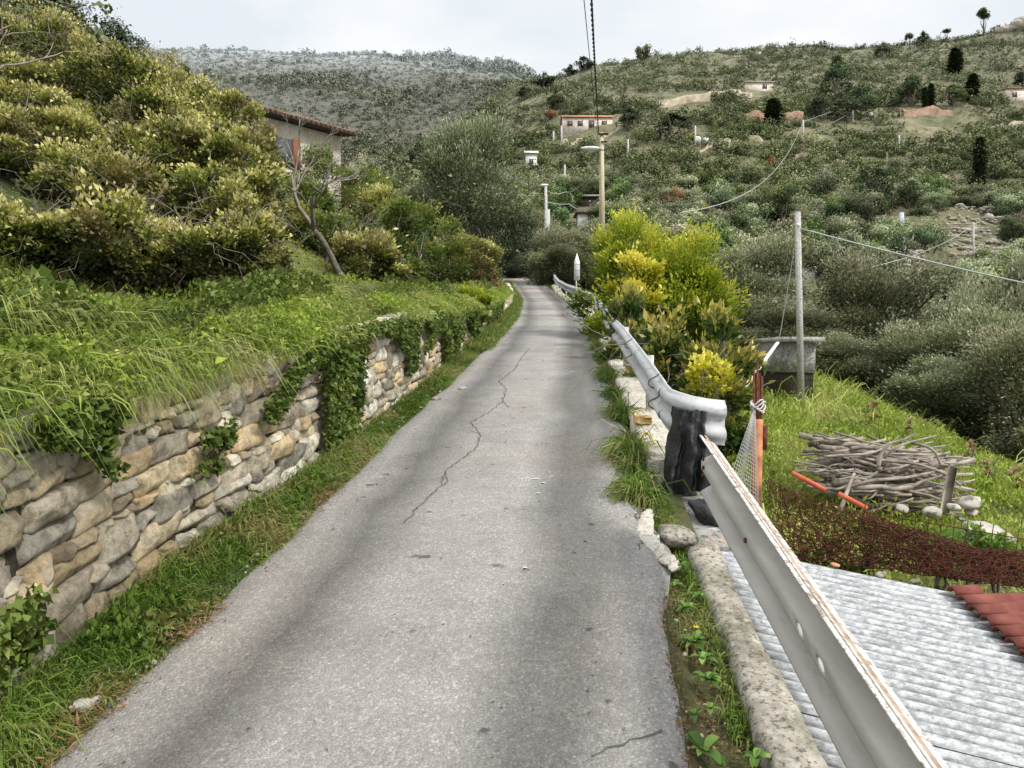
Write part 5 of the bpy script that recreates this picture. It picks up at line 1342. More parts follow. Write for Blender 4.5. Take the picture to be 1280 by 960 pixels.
# ------------------------------------------------------------------ things on the hillside
_sy = np.concatenate([np.arange(44, 270, .5), np.arange(270, 720, 2)])
def ghit(u, v):
    """where the line of sight through (u, v) first meets the slope"""
    t_ = (u - 640) / F; row = 445 - (H(t_ * _sy, _sy) - EYE) / _sy * F
    k_ = np.argmax(row <= v); return float(_sy[k_]) if row[k_] <= v else 250.0
def gpt(u, v):
    y = ghit(u, v); x = (u - 640) / F * y; return x, y, Hs(x, y)
HP = [(1004, 150, 173, 'slope pole where two cables meet, above the orange shrub'), (1066, 137, 155, 'small slope pole under the big pines'), (1124, 169, 200, 'light pole on the upper right slope'), (1109, 191, 206, 'short post left of the light pole on the upper slope'), (869, 157, 186, 'thin pole beside the two small white tanks'), (785, 174, 206, 'thin slope pole right of the lamp on the wooden pole'),
      (702, 158, 182, 'pole in front of the left end of the long house'), (692, 164, 183, 'short pole left of the long house'), (706, 206, 262, 'slim pole rising between lamp post and wooden pole'), (892, 246, 277, 'thin pole left of the red barrel'), (963, 150, 168, 'short post at the foot of the dark round topped cypress'), (641, 174, 184, 'short pole in the saddle left of the long house'), (1217, 278, 330, 'pole on the slope below the pale rocks'), (912, 175, 192, 'small post right of the small white tanks')]
pts3 = {}
for u, v0, v1, l in HP:
    x, y, z = gpt(u, v1); pole('slope_pole', l, u, v0, u, v1 + 2, y, max(.07, y * .0011), 'polec', 'poles on the hillside', sink=1.0); pts3[u] = (P(u, v0 + 2, y), y)
cable('cable', 'cable from the slope pole down to the lime bush', [pts3[1004][0], P(850, 266, 45)], .03, sag=.03)
cable('cable', 'upper cable between the two slope poles below the pines', [pts3[1004][0], P(1045, 138, pts3[1066][1])], .035)
cable('cable', 'lower cable between the two slope poles below the pines', [P(1004, 165, pts3[1004][1]), pts3[1066][0]], .035, sag=.02)
cable('cable', 'cable from the pole below the pale rocks to the right edge of the picture', [pts3[1217][0], P(1330, 328, 45)], .022, sag=.01)
cable('cable', 'cable from the pole below the pale rocks down left to the olives', [pts3[1217][0], P(1060, 340, 34)], .022, sag=.01)
x, y, z = gpt(1127, 322)
o, a, b = pole('blue_pole', 'pale blue painted pole standing on the stone mound', 1127, 266, 1128, 324, y, y * .0028, 'paleblue', 'poles on the hillside'); d = b - a
q = Bag().box((0, 0, d.z * .82), (y * .009, y * .004, y * .003), bev=.02).build('crossarm', M['paleblue'], o); q.matrix_parent_inverse.identity()
# houses
def house(name, label, u0, u1, vtop, vbot, roofm, wallm, wins=(), pitch=.18, depth=5, over=.3, group=None, cat='house', flat=False, doorm='shutter', ridge=True):
    uc = (u0 + u1) / 2; x, y, z = gpt(uc, vbot); w = (u1 - u0) * y / F; h = (vbot - vtop) * y / F
    o = thing(name, (x, y, z), label, cat, group); wh = h * (1 - pitch)
    bg = Bag(); bg.box((0, depth / 2, wh / 2 - .75), (w, depth, wh + 1.5)); q = bg.build('wall', M[wallm], o); q.matrix_parent_inverse.identity()
    bg = Bag(); rz = h - wh
    a, b = w / 2 + over, depth + over
    if flat: bg.box((0, depth / 2, wh + .1), (w + over * 2, depth + over * 2, .2))
    else:
        bg.add([(-a, -over, wh), (a, -over, wh), (a, depth / 2, wh + rz + .25), (-a, depth / 2, wh + rz + .25), (a, b, wh), (-a, b, wh), (-a, -over, wh + .14), (a, -over, wh + .14), (a, depth / 2, wh + rz + .4), (-a, depth / 2, wh + rz + .4), (a, b, wh + .14), (-a, b, wh + .14)],
               [(0, 1, 2, 3), (3, 2, 4, 5), (9, 8, 7, 6), (11, 10, 8, 9), (0, 6, 7, 1), (5, 4, 10, 11), (0, 3, 9, 6), (3, 5, 11, 9), (1, 7, 8, 2), (2, 8, 10, 4)])
    q = bg.build('roof', M[roofm], o); q.matrix_parent_inverse.identity()
    if not flat:
        bg = Bag(); bg.add([(-w / 2, -.0, wh), (-w / 2, depth, wh), (-w / 2, depth / 2, wh + rz + .2), (w / 2, 0, wh), (w / 2, depth, wh), (w / 2, depth / 2, wh + rz + .2)], None, [(0, 1, 2), (3, 5, 4)]); q = bg.build('gable', M[wallm], o); q.matrix_parent_inverse.identity()
    for fx, fz, ww_, hh_ in wins:
        q = Bag().box((fx * w, -.03, fz * wh), (ww_, .06, hh_)).build('window', M['glass'], o); q.matrix_parent_inverse.identity()
        f_ = Bag()
        f_.box((fx * w - ww_ / 2 - .06, -.05, fz * wh), (.12, .1, hh_ + .2)); f_.box((fx * w + ww_ / 2 + .06, -.05, fz * wh), (.12, .1, hh_ + .2)); g_ = f_.build('frame', M[doorm], q); g_.matrix_parent_inverse.identity(); q.location = (0, 0, 0)
    return o
house('long_house', 'long low house with pink tiled roof on the middle slope', 703, 764, 146, 165, 'terracotta', 'plaster', [(-.36, .5, .8, 1.0), (-.15, .5, .8, 1.0), (.08, .45, .9, 1.5), (.34, .5, .8, 1.0)], pitch=.25)
house('hut', 'small white hut with a flat dark roof behind the wooden pole', 722, 750, 268, 291, 'roofedge', 'whitepaint', [(.1, .5, .6, .6)], flat=True, depth=3, group='huts on the slope', cat='hut', pitch=.12)
house('hut', 'open shed with a pale roof above the white hut', 724, 750, 248, 262, 'slab', 'wall_core', [], flat=True, depth=3, group='huts on the slope', cat='hut', pitch=.2)
house('hut', 'small whitish hut with rounded tan end among the olives left', 657, 671, 194, 213, 'plaster', 'whitepaint', [(.0, .4, .5, .8)], depth=3, group='huts on the slope', cat='hut')
house('hut', 'small pale hut with an orange tiled roof left of the concrete pole', 985, 1032, 321, 352, 'terracotta', 'plaster', [(.3, .5, .4, .5)], depth=3.2, group='huts on the slope', cat='hut', pitch=.3)
house('house', 'cream house half hidden by trees at the far right of the slope', 1250, 1284, 114, 130, 'terracotta', 'plaster', [(-.2, .5, .8, 1)], group='houses on the upper slope', pitch=.1)
house('house', 'small pale building on the tan terrace of the middle slope', 928, 962, 106, 118, 'slab', 'plaster', [(.2, .5, .8, 1)], group='houses on the upper slope', flat=True)
# terraces and walls on the slope
def terrace(name, label, u0, u1, v0, v1, m, h):
    x, y, z = gpt((u0 + u1) / 2, v1); w = (u1 - u0) * y / F
    bg = Bag(); n = 24; t_ = np.linspace(-.5, .5, n)
    xs_ = x + w * t_; ys_ = y + 1.2 * fbm(t_ * 3, u0 * 1., 0, 600, 2); z0_ = H(xs_, ys_)
    V = np.stack([np.stack([xs_, ys_, z0_ - .8], -1), np.stack([xs_, ys_, z0_ + h * (.8 + .4 * fbm(t_ * 6, u0, 0, 601, 3))], -1), np.stack([xs_, ys_ + .8, z0_ + h * .9], -1), np.stack([xs_, ys_ + .9, z0_ - .5], -1)], 1)
    V += fbm(V[..., 0] * 1.1, V[..., 1] * 1.1, V[..., 2] * 1.1, 602, 2)[..., None] * .25
    return tag(bg.grid(V).build(name, M[m], smooth=False), label, 'wall', 'terrace walls on the hillside')
M['tanwall'] = simple('tan_wall', (.30, .24, .17), (.58, .50, .38), .7, dist=.1)
M['redearth'] = simple('red_earth', (.20, .12, .08), (.42, .28, .20), .7, dist=.1)
for u0, u1, v0, v1, m, h, l in [(820, 884, 0, 134, 'tanwall', 2.2, 'tan terrace wall on the middle slope left of the small pale building'), (884, 936, 0, 124, 'tanwall', 1.8, 'tan terrace wall reaching the small pale building'), (1124, 1184, 0, 150, 'redearth', 2.4, 'reddish terrace wall below the row of dark trees'), (930, 1000, 0, 158, 'redearth', 2.0, 'reddish terrace next to the dark round topped cypress'),
                                (1230, 1280, 0, 163, 'tanwall', 1.2, 'pale terrace wall near the right edge of the slope'), (836, 910, 0, 192, 'tanwall', .9, 'rubble terrace wall below the small white tanks'), (900, 950, 0, 182, 'tanwall', .8, 'short wall right of the small white tanks'), (690, 720, 0, 186, 'tanwall', .9, 'short wall below the long house'), (1040, 1110, 0, 372, 'tanwall', .6, 'low wall left of the stone mound'), (720, 800, 0, 172, 'tanwall', .7, 'terrace wall under the long house'),
                                (990, 1060, 0, 200, 'tanwall', .7, 'low terrace wall among the olives in the middle of the slope'), (1130, 1230, 0, 232, 'tanwall', .8, 'low terrace wall above the pale rocks')]:
    terrace('terrace_wall', l, u0, u1, v0, v1, m, h)
for u, v, s, l in [(869, 185, .9, 'left one of two small white water tanks on the slope'), (880, 185, .8, 'right one of two small white water tanks on the slope'), (1083, 150, .5, 'small white box on the terrace under the pines'), (905, 273, .0, '')]:
    x, y, z = gpt(u, v)
    if l:
        bg = Bag(); r_ = 5.0 * y / F * s; bg.tube([(0, 0, -.3), (0, 0, r_ * 1.3), (0, 0, r_ * 1.6)], [r_, r_, r_ * .6], 12); o = bg.build('white_tank', M['whitepaint'], smooth=True); o.location = (x, y, z); tag(o, l, 'tank', 'small white tanks on the slope')
x, y, z = gpt(906, 278); bg = Bag(); r_ = 4.3 * y / F; hh_ = 12 * y / F
bg.tube([(0, 0, 0), (0, 0, hh_ * .45), (0, 0, hh_ * .5), (0, 0, hh_ * .55), (0, 0, hh_)], [r_, r_, r_ * 1.07, r_, r_], 14); o = bg.build('red_barrel', M['redpipe'], smooth=False); o.location = (x, y, z + 1.6); tag(o, 'red brown barrel standing among the olives', 'barrel')
q = Bag().box((x, y, z + .6), (r_ * 2.6, r_ * 2.4, 2.0)).build('plinth', M['whitepaint']); tag(q, 'white plinth under the red brown barrel', 'plinth')

# left house above the bank
Hh = thing('farmhouse', (-9.2, 35.5, Hs(-9.2, 35.5)), 'old farmhouse with pale peeling plaster and dark eaves above the left thicket', 'house')
p0 = np.array([-13.2, 30.8]); p1 = np.array([-8.1, 36.7]); dv = unit(p1 - p0); nv = np.array([-dv[1], dv[0]])
zb_ = 7.6; ze = 12.05
bg = Bag(); V = [(*p0, zb_), (*p1, zb_), (*(p1 + nv * 6), zb_), (*(p0 + nv * 6), zb_), (*p0, ze), (*p1, ze), (*(p1 + nv * 6), ze + 1.0), (*(p0 + nv * 6), ze + 1.0)]
bg.add(V, [(0, 1, 5, 4), (1, 2, 6, 5), (2, 3, 7, 6), (3, 0, 4, 7)]); bg.build('wall', M['plaster'], Hh)
e0_ = p0 - dv * .6 - nv * .7; e1_ = p1 + dv * .35 - nv * .7
bg = Bag(); zr0 = ze - .02; zr1 = ze + 1.05
for t0, mm in ((0, 1),):
    V = [(*e0_, zr0), (*e1_, zr0), (*(e1_ + nv * 7.4), zr1), (*(e0_ + nv * 7.4), zr1)]; V2 = [(a_[0], a_[1], a_[2] + .16) for a_ in V]
    bg.add(V + V2, [(0, 1, 2, 3), (7, 6, 5, 4), (0, 4, 5, 1), (1, 5, 6, 2), (2, 6, 7, 3), (3, 7, 4, 0)])
bg.build('roof', M['roofedge'], Hh)
bg = Bag()
for i in range(34):
    c = e0_ + (e1_ - e0_) * (i + .5) / 34; bg.tube([(*(c - nv * .05), zr0 + .17), (*(c + nv * 7.3), zr1 + .17)], .07, 6)
bg.build('roof_tiles', M['oldtile'], Hh)
for k_, (t_, m_, wd_, hh_, zc) in enumerate([(.60, 'shutter', .9, 1.25, 10.7), (.30, 'shutter', .9, 1.25, 10.7)]):
    c = p0 + (p1 - p0) * t_ - nv * .03; rz_ = math.atan2(dv[1], dv[0])
    w_ = Bag().box((c[0], c[1], zc), (wd_, .08, hh_), rz_).build('window', M['glass'], Hh)
    for sg in (-1, 1):
        cc_ = c + dv * sg * wd_ * (.5 + .22) - nv * .05; q = Bag().box((cc_[0], cc_[1], zc), (wd_ * .42, .06, hh_ + .1), rz_).build('shutter', M['shutter'], w_)
c = p0 + dv * 1.6 + nv * 1.2
Bag().box((c[0], c[1], 12.5), (.6, .6, 1.5), .6, bev=.02).build('chimney', M['plaster'], Hh)

# rocks on the slope
def outcrop(label, u0, u1, v0, v1, n, s, m='rock', seed=1, grp='rock outcrops on the slope'):
    rg = np.random.default_rng(seed); bg = Bag(); x0, y0_, z0_ = gpt((u0 + u1) / 2, v1)
    for i in range(n):
        u = rg.uniform(u0, u1); v = rg.uniform(v0, v1); x, y, z = gpt(u, v)
        if abs(y - y0_) > 60: continue
        pebble(bg, (x - x0, y - y0_, z - z0_), s * y / F * rg.uniform(.4, 1.0) * (2.4 if rg.random() < .1 else 1), rg.uniform(.3, .9), 5)
    o = bg.build('rubble', M[m], smooth=False); o.location = (x0, y0_, z0_); return tag(o, label, 'rocks', None, 'stuff')
outcrop('pale bare rocks scattered on the right slope', 1180, 1248, 250, 322, 330, 3.2, seed=1)
outcrop('pale rubble below the mound with the blue pole', 1110, 1178, 348, 374, 220, 3, seed=2)
outcrop('brown stone mound that carries the blue pole', 1098, 1152, 314, 345, 240, 3.6, 'rock', seed=3)
outcrop('grey rocky knoll on the skyline at the right', 1236, 1278, 22, 44, 26, 9, seed=4)
outcrop('pale boulders in the scrub under the skyline at the right', 930, 960, 68, 84, 10, 5, seed=5)
# ================================================================== HILLSIDE VEGETATION
def far_tree(kind, n, leaf, seed):
    rg = np.random.default_rng(seed)
    if kind == 'olive':
        p, out, sh, cc = crown_pts(n, (2.1, 2.1, 1.7), 16, .36, hollow=.5, seed=seed, low=-.55); c0 = np.array([0, 0, 2.0]); asp = .62
    elif kind == 'cypress':
        z = rg.random(n); r_ = .62 * np.sin(np.clip(z * .9 + .1, 0, 1) * PI) ** .55; th = rg.random(n) * 2 * PI; rr = r_ * (.55 + .45 * rg.random(n))
        p = np.stack([rr * np.cos(th), rr * np.sin(th), z * 6 + .2], -1); out = unit(np.stack([np.cos(th) * .3, np.sin(th) * .3, 1 + 0 * th], -1)); sh = np.clip(.45 + .3 * (rr / (r_ + .01) - .7) + .2 * rg.normal(size=n), 0, 1); c0 = np.zeros(3); cc = np.array([[0, 0, 3.]]); asp = .5
    elif kind == 'pine':
        p, out, sh, cc = crown_pts(n, (2.4, 2.4, 2.5), 20, .30, hollow=.5, seed=seed, low=-.6); p[:, :2] *= np.clip(1.25 - .22 * (p[:, 2:3] + 2), .4, 1.3); c0 = np.array([0, 0, 3.2]); asp = .45
    elif kind == 'umbrella':
        p, out, sh, cc = crown_pts(n, (2.0, 2.0, .9), 12, .34, hollow=.5, seed=seed, low=-.3); c0 = np.array([0, 0, 5.2]); asp = .45
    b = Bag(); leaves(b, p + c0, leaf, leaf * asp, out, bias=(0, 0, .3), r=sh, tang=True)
    t = Bag()
    for j in range(5):
        i = j % len(cc); limb(t, (0, 0, -.6), tuple(cc[i] * .8 + c0), .16, .04, .1, 5, 5)
    return b, t
LM = [(690, 775, 140, 215, 'below the long house with the pink roof'), (640, 700, 150, 300, 'left of the long house, above the bend'), (775, 900, 180, 300, 'above the lime green bush'), (900, 1000, 160, 240, 'around the orange autumn shrub'), (900, 1000, 240, 420, 'behind the garden and the concrete tank'),
      (1000, 1110, 160, 260, 'below the big pines'), (1000, 1110, 260, 420, 'around the orange roofed hut'), (1110, 1200, 190, 330, 'above the blue pole'), (1200, 1300, 160, 260, 'around the right hand cypress'), (1180, 1300, 260, 420, 'beside the pale rocks')]
LT = ['rounded grey green olive tree ', 'broad silvery olive tree ', 'small dull green olive tree ', 'dense dark olive tree ']
fp = []
for s in range(7):
    b, t = far_tree('olive', 6500, .14, 700 + s)
    o = thing('hillside_olive' if s < 5 else 'hillside_oak', (0, 0, 0), 'x', 'tree', 'olive trees on the terraced hillside')
    a_ = b.build('crown', M['olivefar' if s < 5 else 'hillgreen'], o); a_.matrix_parent_inverse.identity(); a_ = t.build('trunk', M['bark'], o); a_.matrix_parent_inverse.identity()
    fp.append(o)
# spots on a jittered grid in the visible wedge
def spots(y0, y1, step, tmin=-.12, tmax=.74, seed=0, jit=.42):
    rg = np.random.default_rng(seed); out = []
    y = y0
    while y < y1:
        x = tmin * y
        while x < tmax * y:
            out.append((x + rg.normal() * step * jit * .6, y + rg.normal() * step * jit * .6)); x += step * rg.uniform(.8, 1.25)
        y += step * .82
    return np.array(out)
_KEEP = [(700, 768, 143, 172), (1175, 1250, 255, 325), (1095, 1182, 315, 378), (1120, 1190, 128, 152), (818, 890, 118, 136), (980, 1040, 316, 390), (718, 754, 246, 294), (1000, 1012, 148, 175), (864, 886, 160, 190), (900, 912, 258, 282), (1108, 1146, 256, 350), (655, 674, 192, 214), (1214, 1222, 276, 332), (926, 960, 104, 120), (1248, 1286, 112, 132), (1120, 1128, 168, 200)]
def clear(x, y, h=0):
    z = H(x, y) + h * .5; u = 640 + F * x / y; v = 445 - (z - EYE) / y * F; k_ = np.ones(len(x), bool)
    for a, b, c, d in _KEEP: k_ &= ~((u > a) & (u < b) & (v > c) & (v < d + 9))
    return k_, u, v
sp = spots(48, 182, 3.4, -.06, .74, 801)
d_ = xr(sp[:, 1]) + 2.5; ok = ~((sp[:, 1] < 64) & (sp[:, 0] < d_)) & (sp[:, 0] > -12)
sp = sp[ok]; k_, u, v = clear(sp[:, 0], sp[:, 1], 3); sp = sp[k_]; u = u[k_]; v = v[k_]
gap = fbm(sp[:, 0] / 14, sp[:, 1] / 14, 0, 811, 3) + np.clip((sp[:, 1] - 130) / 130, 0, .6) < .32
sp, u, v = sp[gap], u[gap], v[gap]
fr = (u > 600) & (u < 1290) & (v < 400)
order = np.argsort(sp[:, 1] + 1e4 * ~fr)
ind = order[:300]; rest = order[300:]
for n_, i in enumerate(ind):
    x, y = sp[i]; kk = n_ % 7; o = fp[kk] if n_ < 7 else copy_tree(fp[kk])
    s_ = (.58 + .62 * R.random() ** 1.2) * (1.0 if y < 90 else 1.1)
    o.location = (x, y, Hs(x, y) - .35); o.rotation_euler = (0, 0, R.random() * 6.28); o.scale = (s_ * R.uniform(.9, 1.15), s_ * R.uniform(.9, 1.15), s_ * R.uniform(.85, 1.2))
    w_ = next((l for a, b, c, d, l in LM if a <= u[i] < b and c <= v[i] < d), 'on the lower slope')
    q_ = 1 if o.scale[0] > 1.05 else (2 if o.scale[0] < .75 else (0 if n_ % 2 else 3))
    o['label'] = (LT[q_] if kk < 5 else ('dark green bushy oak ' if q_ != 2 else 'small dark green oak ')) + w_; o['group'] = 'olive trees on the terraced hillside' if kk < 5 else 'green oaks among the hillside olives'
def mass(name, label, sp_, size, leaf, nl, m, kinds=6, seed=0, sq=.75):
    pr = []
    for s in range(kinds):
        p, out, sh, cc = crown_pts(nl, (1, 1, sq), 9, .42, hollow=.5, seed=seed + s, low=-.4)
        b = Bag(); leaves(b, p + np.array([0, 0, sq * .55]), leaf, leaf * .7, out, bias=(0, 0, .3), r=sh, tang=True); pr.append(b.arr())
    Vs = []; Qs = []; rs = []; N_ = 0
    z = H(sp_[:, 0], sp_[:, 1])
    for i, (x, y) in enumerate(sp_):
        V, Q, T, r = pr[i % kinds]; s_ = size[i]; a = R.random() * 6.28; c, s2 = math.cos(a), math.sin(a)
        W_ = np.empty_like(V); W_[:, 0] = (V[:, 0] * c - V[:, 1] * s2) * s_ + x; W_[:, 1] = (V[:, 0] * s2 + V[:, 1] * c) * s_ + y; W_[:, 2] = V[:, 2] * s_ * R.uniform(.8, 1.2) + z[i] - .1 * s_
        Vs.append(W_); Qs.append(Q + N_); N_ += len(V); rs.append(np.clip(r * .75 + (R.random() - .35) * .45, 0, 1))
    bg = Bag(); bg.add(np.concatenate(Vs), np.concatenate(Qs), None, np.concatenate(rs)); return tag(bg.build(name, m), label, kind='stuff')
mass('olive_grove', 'mass of further grey green olives filling the terraced slope', sp[rest], 1.9 + .9 * R.random(len(rest)), .13, 560, M['scrub'], seed=820)
# scrub of the upper slope and the ridges
s2 = spots(150, 275, 2.1, -.16, .76, 831, .5); k_, u, v = clear(s2[:, 0], s2[:, 1], 1); s2 = s2[k_]
dn = fbm(s2[:, 0] / 16, s2[:, 1] / 16, 0, 832, 3) + R.normal(size=len(s2)) * .15; s2 = s2[dn > -.24]
s1 = spots(60, 150, 3.0, -.05, .76, 833, .5); k_, u, v = clear(s1[:, 0], s1[:, 1], 1); s1 = s1[k_]; s1 = s1[(R.random(len(s1)) < .5) & ~((s1[:, 1] < 66) & (s1[:, 0] < 3))]
sz = np.concatenate([.45 + 1.9 * R.random(len(s2)) ** 2.6, .5 + .6 * R.random(len(s1))])
mass('scrub', 'low grey green scrub covering the upper slope', np.vstack([s2, s1]), sz, .24, 80, M['scrub'], seed=840, sq=.7)
s3 = spots(280, 640, 5.2, -.62, .16, 851, .5)
dn = fbm(s3[:, 0] / 60, s3[:, 1] / 60, 0, 852, 4) + R.normal(size=len(s3)) * .12; kk_ = dn > -.16; s3b = s3[~kk_]; s3 = s3[kk_]; dn = dn[kk_]
sz = .9 + 1.6 * R.random(len(s3)) ** 2 + 3.2 * np.clip(dn, 0, .6) + 2.5 * (s3[:, 1] > 540) * R.random(len(s3)) ** 3
mass('distant_scrub', 'hazy scrub and low trees on the distant hill', s3, sz, .34, 70, M['scrubfar'], seed=860, sq=.8)
s3c = spots(270, 620, 3.9, -.55, .14, 855, .6); s3b = np.vstack([s3b, s3c]); s3b = s3b[R.random(len(s3b)) < .8]
mass('heath', 'low brownish heath between the bushes of the distant hill', s3b, .7 + .9 * R.random(len(s3b)), .42, 26, M['heath'], seed=865, sq=.45)
s3d = spots(150, 268, 1.9, -.14, .76, 856, .6); kq, u, v = clear(s3d[:, 0], s3d[:, 1], 1); s3d = s3d[kq]
mass('heath', 'low tan and brown heath on the upper slope', s3d, .22 + .38 * R.random(len(s3d)), .42, 22, M['heath'], seed=867, sq=.6)
s4 = spots(110, 300, 4.4, -.55, -.02, 871, .5); s4 = s4[R.random(len(s4)) < .8]
mass('valley_scrub', 'green scrub in the fold between the near spur and the distant hill', s4, 1.3 + 1.5 * R.random(len(s4)), .26, 100, M['scrub'], seed=880, sq=.8)
s5 = spots(34, 100, 2.3, -.75, -.10, 891, .5)
s5 = s5[(s5[:, 0] < xw(np.minimum(s5[:, 1], 50)) - 4.5) & ~((np.abs(s5[:, 0] + 10) < 5) & (np.abs(s5[:, 1] - 35) < 6))]
mass('spur_scrub', 'dense green scrub on the near spur above the thicket', s5, .8 + 1.1 * R.random(len(s5)), .15, 330, leafmat('spur_leaves', [(0, (.03, .045, .015)), (.4, (.09, .115, .04)), (.75, (.18, .20, .08)), (1, (.30, .30, .13))], .1), seed=900, sq=.95)

# single trees one can pick out
def lone(kind, name, label, u, vtop, hw, vbase, m, n=1600, leaf=.3, seed=0, group=None, cat='tree', bare=False, Y_=None):
    if Y_ is None: x, y, z = gpt(u, vbase)
    else: y = Y_; x = (u - 640) / F * y; z = Hs(x, y)
    hgt = P(u, vtop, y).z - z; w = hw * y / F
    b, t = far_tree(kind, n, leaf, 1000 + seed); V = np.concatenate(b.V); top = V[:, 2].max(); rad = np.percentile(np.hypot(V[:, 0], V[:, 1]), 97)
    sxy = w / rad; sz_ = hgt / top; lf = 1
    b2, t2 = Bag(), Bag()
    b2.bag(b, np.diag([sxy, sxy, sz_])); t2.bag(t, np.diag([sxy, sxy, sz_]))
    o = thing(name, (x, y, z), label, cat, group)
    a = b2.build('crown', M[m], o); a.matrix_parent_inverse.identity(); a = t2.build('trunk', M['bark'], o); a.matrix_parent_inverse.identity(); return o
cy = 'cypresses on the hillside'; pi_ = 'dark trees on the upper slope'; sk = 'trees on the skyline'
for i, a in enumerate([
    ('cypress', 'cypress', 'tall narrow cypress on the right slope above the pale rocks', 1219, 171, 9, 238, 'dark', cy), ('cypress', 'cypress', 'broad dark cypress high on the right slope', 1186, 60, 9, 98, 'dark', cy), ('cypress', 'cypress', 'dark round topped cypress above the orange shrub', 962, 122, 11, 166, 'dark', cy),
    ('cypress', 'cypress', 'small cypress beside the pale trees on the upper slope', 1157, 104, 5, 138, 'dark', cy), ('cypress', 'cypress', 'second small cypress beside the pale trees', 1150, 108, 4, 138, 'dark', cy), ('cypress', 'cypress', 'dark pointed tree at the right of the row', 1208, 92, 8, 132, 'dark', cy), ('cypress', 'cypress', 'dark tree below the tall narrow cypress', 1212, 222, 10, 256, 'dark', cy),
    ('pine', 'pine_tree', 'tallest pale green pine of the big group on the upper slope', 1040, 66, 26, 132, 'pine', pi_), ('pine', 'pine_tree', 'pine at the right of the big group', 1072, 98, 24, 152, 'pine', pi_), ('pine', 'pine_tree', 'dark pine at the lower left of the big group', 1024, 108, 20, 155, 'dark', pi_), ('pine', 'pine_tree', 'dark lower pine in the middle of the big group', 1052, 120, 24, 156, 'dark', pi_), ('pine', 'pine_tree', 'pine to the right of the big group, above the reddish terrace', 1134, 90, 19, 136, 'pine', pi_),
    ('pine', 'pine_tree', 'bright green tree over the reddish terrace', 1184, 104, 24, 136, 'pine', pi_), ('pine', 'pine_tree', 'round tree on the upper slope above the big pines', 1095, 50, 10, 78, 'pine', pi_), ('pine', 'pine_tree', 'tree at the far right over the cream house', 1272, 86, 14, 126, 'dark', pi_), ('pine', 'pine_tree', 'dark green tree right of the long house', 840, 137, 26, 182, 'dark', pi_), ('pine', 'pine_tree', 'darker tree directly right of the long house', 785, 132, 22, 168, 'dark', pi_),
    ('pine', 'oak_tree', 'big very dark tree on the slope above the concrete pole', 1085, 200, 34, 278, 'dark', pi_), ('pine', 'oak_tree', 'dark green tree right of the big very dark one', 1130, 208, 22, 262, 'pine', pi_), ('pine', 'pine_tree', 'dark pine between the house and the large olive', 523, 173, 15, 212, 'dark', pi_),
    ('pine', 'pine_tree', 'dark bushy tree on the left end of the ridge', 730, 68, 14, 94, 'dark', sk), ('pine', 'pine_tree', 'second dark tree on the left end of the ridge', 712, 80, 11, 100, 'dark', sk), ('pine', 'pine_tree', 'dark tree where the ridge meets the distant hill', 680, 90, 16, 118, 'dark', sk), ('pine', 'pine_tree', 'lowest dark tree on the left flank of the ridge', 655, 104, 14, 130, 'dark', sk), ('pine', 'pine_tree', 'round bush on the left flank of the ridge, above the long house', 695, 112, 15, 142, 'pine', pi_),
    ('olive', 'skyline_tree', 'lone pale round tree on the ridge in the middle', 803, 52, 10, 76, 'olivefar', sk), ('umbrella', 'umbrella_pine', 'tall thin pine on the skyline at the right', 1221, 11, 9, 44, 'pine', sk), ('pine', 'pine_tree', 'small pine on the skyline, third from the right', 1146, 37, 6, 52, 'pine', sk), ('umbrella', 'umbrella_pine', 'wispy pine on the skyline between two small ones', 1128, 40, 6, 54, 'pine', sk), ('umbrella', 'umbrella_pine', 'wispy pine on the skyline left of the tall thin one', 1173, 36, 6, 52, 'pine', sk),
    ('pine', 'autumn_tree', 'orange autumn shrub on the slope below the slope cables', 962, 193, 8, 216, 'rusty', 'autumn coloured trees'), ('pine', 'autumn_tree', 'orange autumn tree behind the lime green bush', 842, 232, 18, 272, 'rusty', 'autumn coloured trees'), ('pine', 'autumn_tree', 'reddish autumn shrub next to the two pale posts', 652, 256, 9, 284, 'rusty', 'autumn coloured trees'), ('pine', 'autumn_tree', 'small yellow green tree beside the small white tanks', 858, 166, 10, 184, 'limebush', 'autumn coloured trees'), ('pine', 'autumn_tree', 'brownish autumn shrub left of the long house', 688, 136, 9, 156, 'rusty', 'autumn coloured trees'), ('pine', 'autumn_tree', 'brown autumn shrub in the middle of the slope', 776, 182, 8, 200, 'rusty', 'autumn coloured trees')]):
    kind, name, l, u, vt, hw, vb, m, g_ = a
    y_ = ghit(u, vb); lone(kind, name, l, u, vt, hw, vb, m, 1700, .14 + .0011 * y_ if kind != 'cypress' else .4, i, g_, 'tree')
# trees of the near spur, against the sky
rg = np.random.default_rng(5)
SPU = [(60, -30, 60, 70), (150, 10, 45, 66), (105, 20, 40, 52), (185, 50, 30, 70), (215, 62, 24, 74), (238, 74, 24, 72), (262, 92, 22, 66), (200, 80, 30, 52), (290, 108, 24, 62), (318, 128, 20, 60), (165, 52, 34, 50), (350, 128, 16, 78), (372, 140, 16, 76), (470, 192, 24, 56), (500, 205, 22, 54), (450, 178, 18, 66), (415, 160, 16, 70), (392, 150, 16, 72)]
SL = ['very dark evergreen crown at the top left of the picture', 'dark evergreen on the spur against the sky', 'dark evergreen just above the left thicket', 'grey green tree on the spur skyline', 'second grey green tree down the spur skyline', 'round tree on the spur skyline above the end of the thicket', 'tree on the spur skyline left of the house chimney', 'grey green tree below the spur skyline', 'tree directly above the chimney of the house', 'tree just behind the house roof', 'grey green tree above the thicket', 'tree behind the left of the house roof', 'tree behind the middle of the house roof',
      'grey green tree right of the house', 'lowest tree of the spur, by the large dark olive', 'tree at the right end of the house roof', 'tree behind the right half of the house roof', 'small tree behind the house eaves']
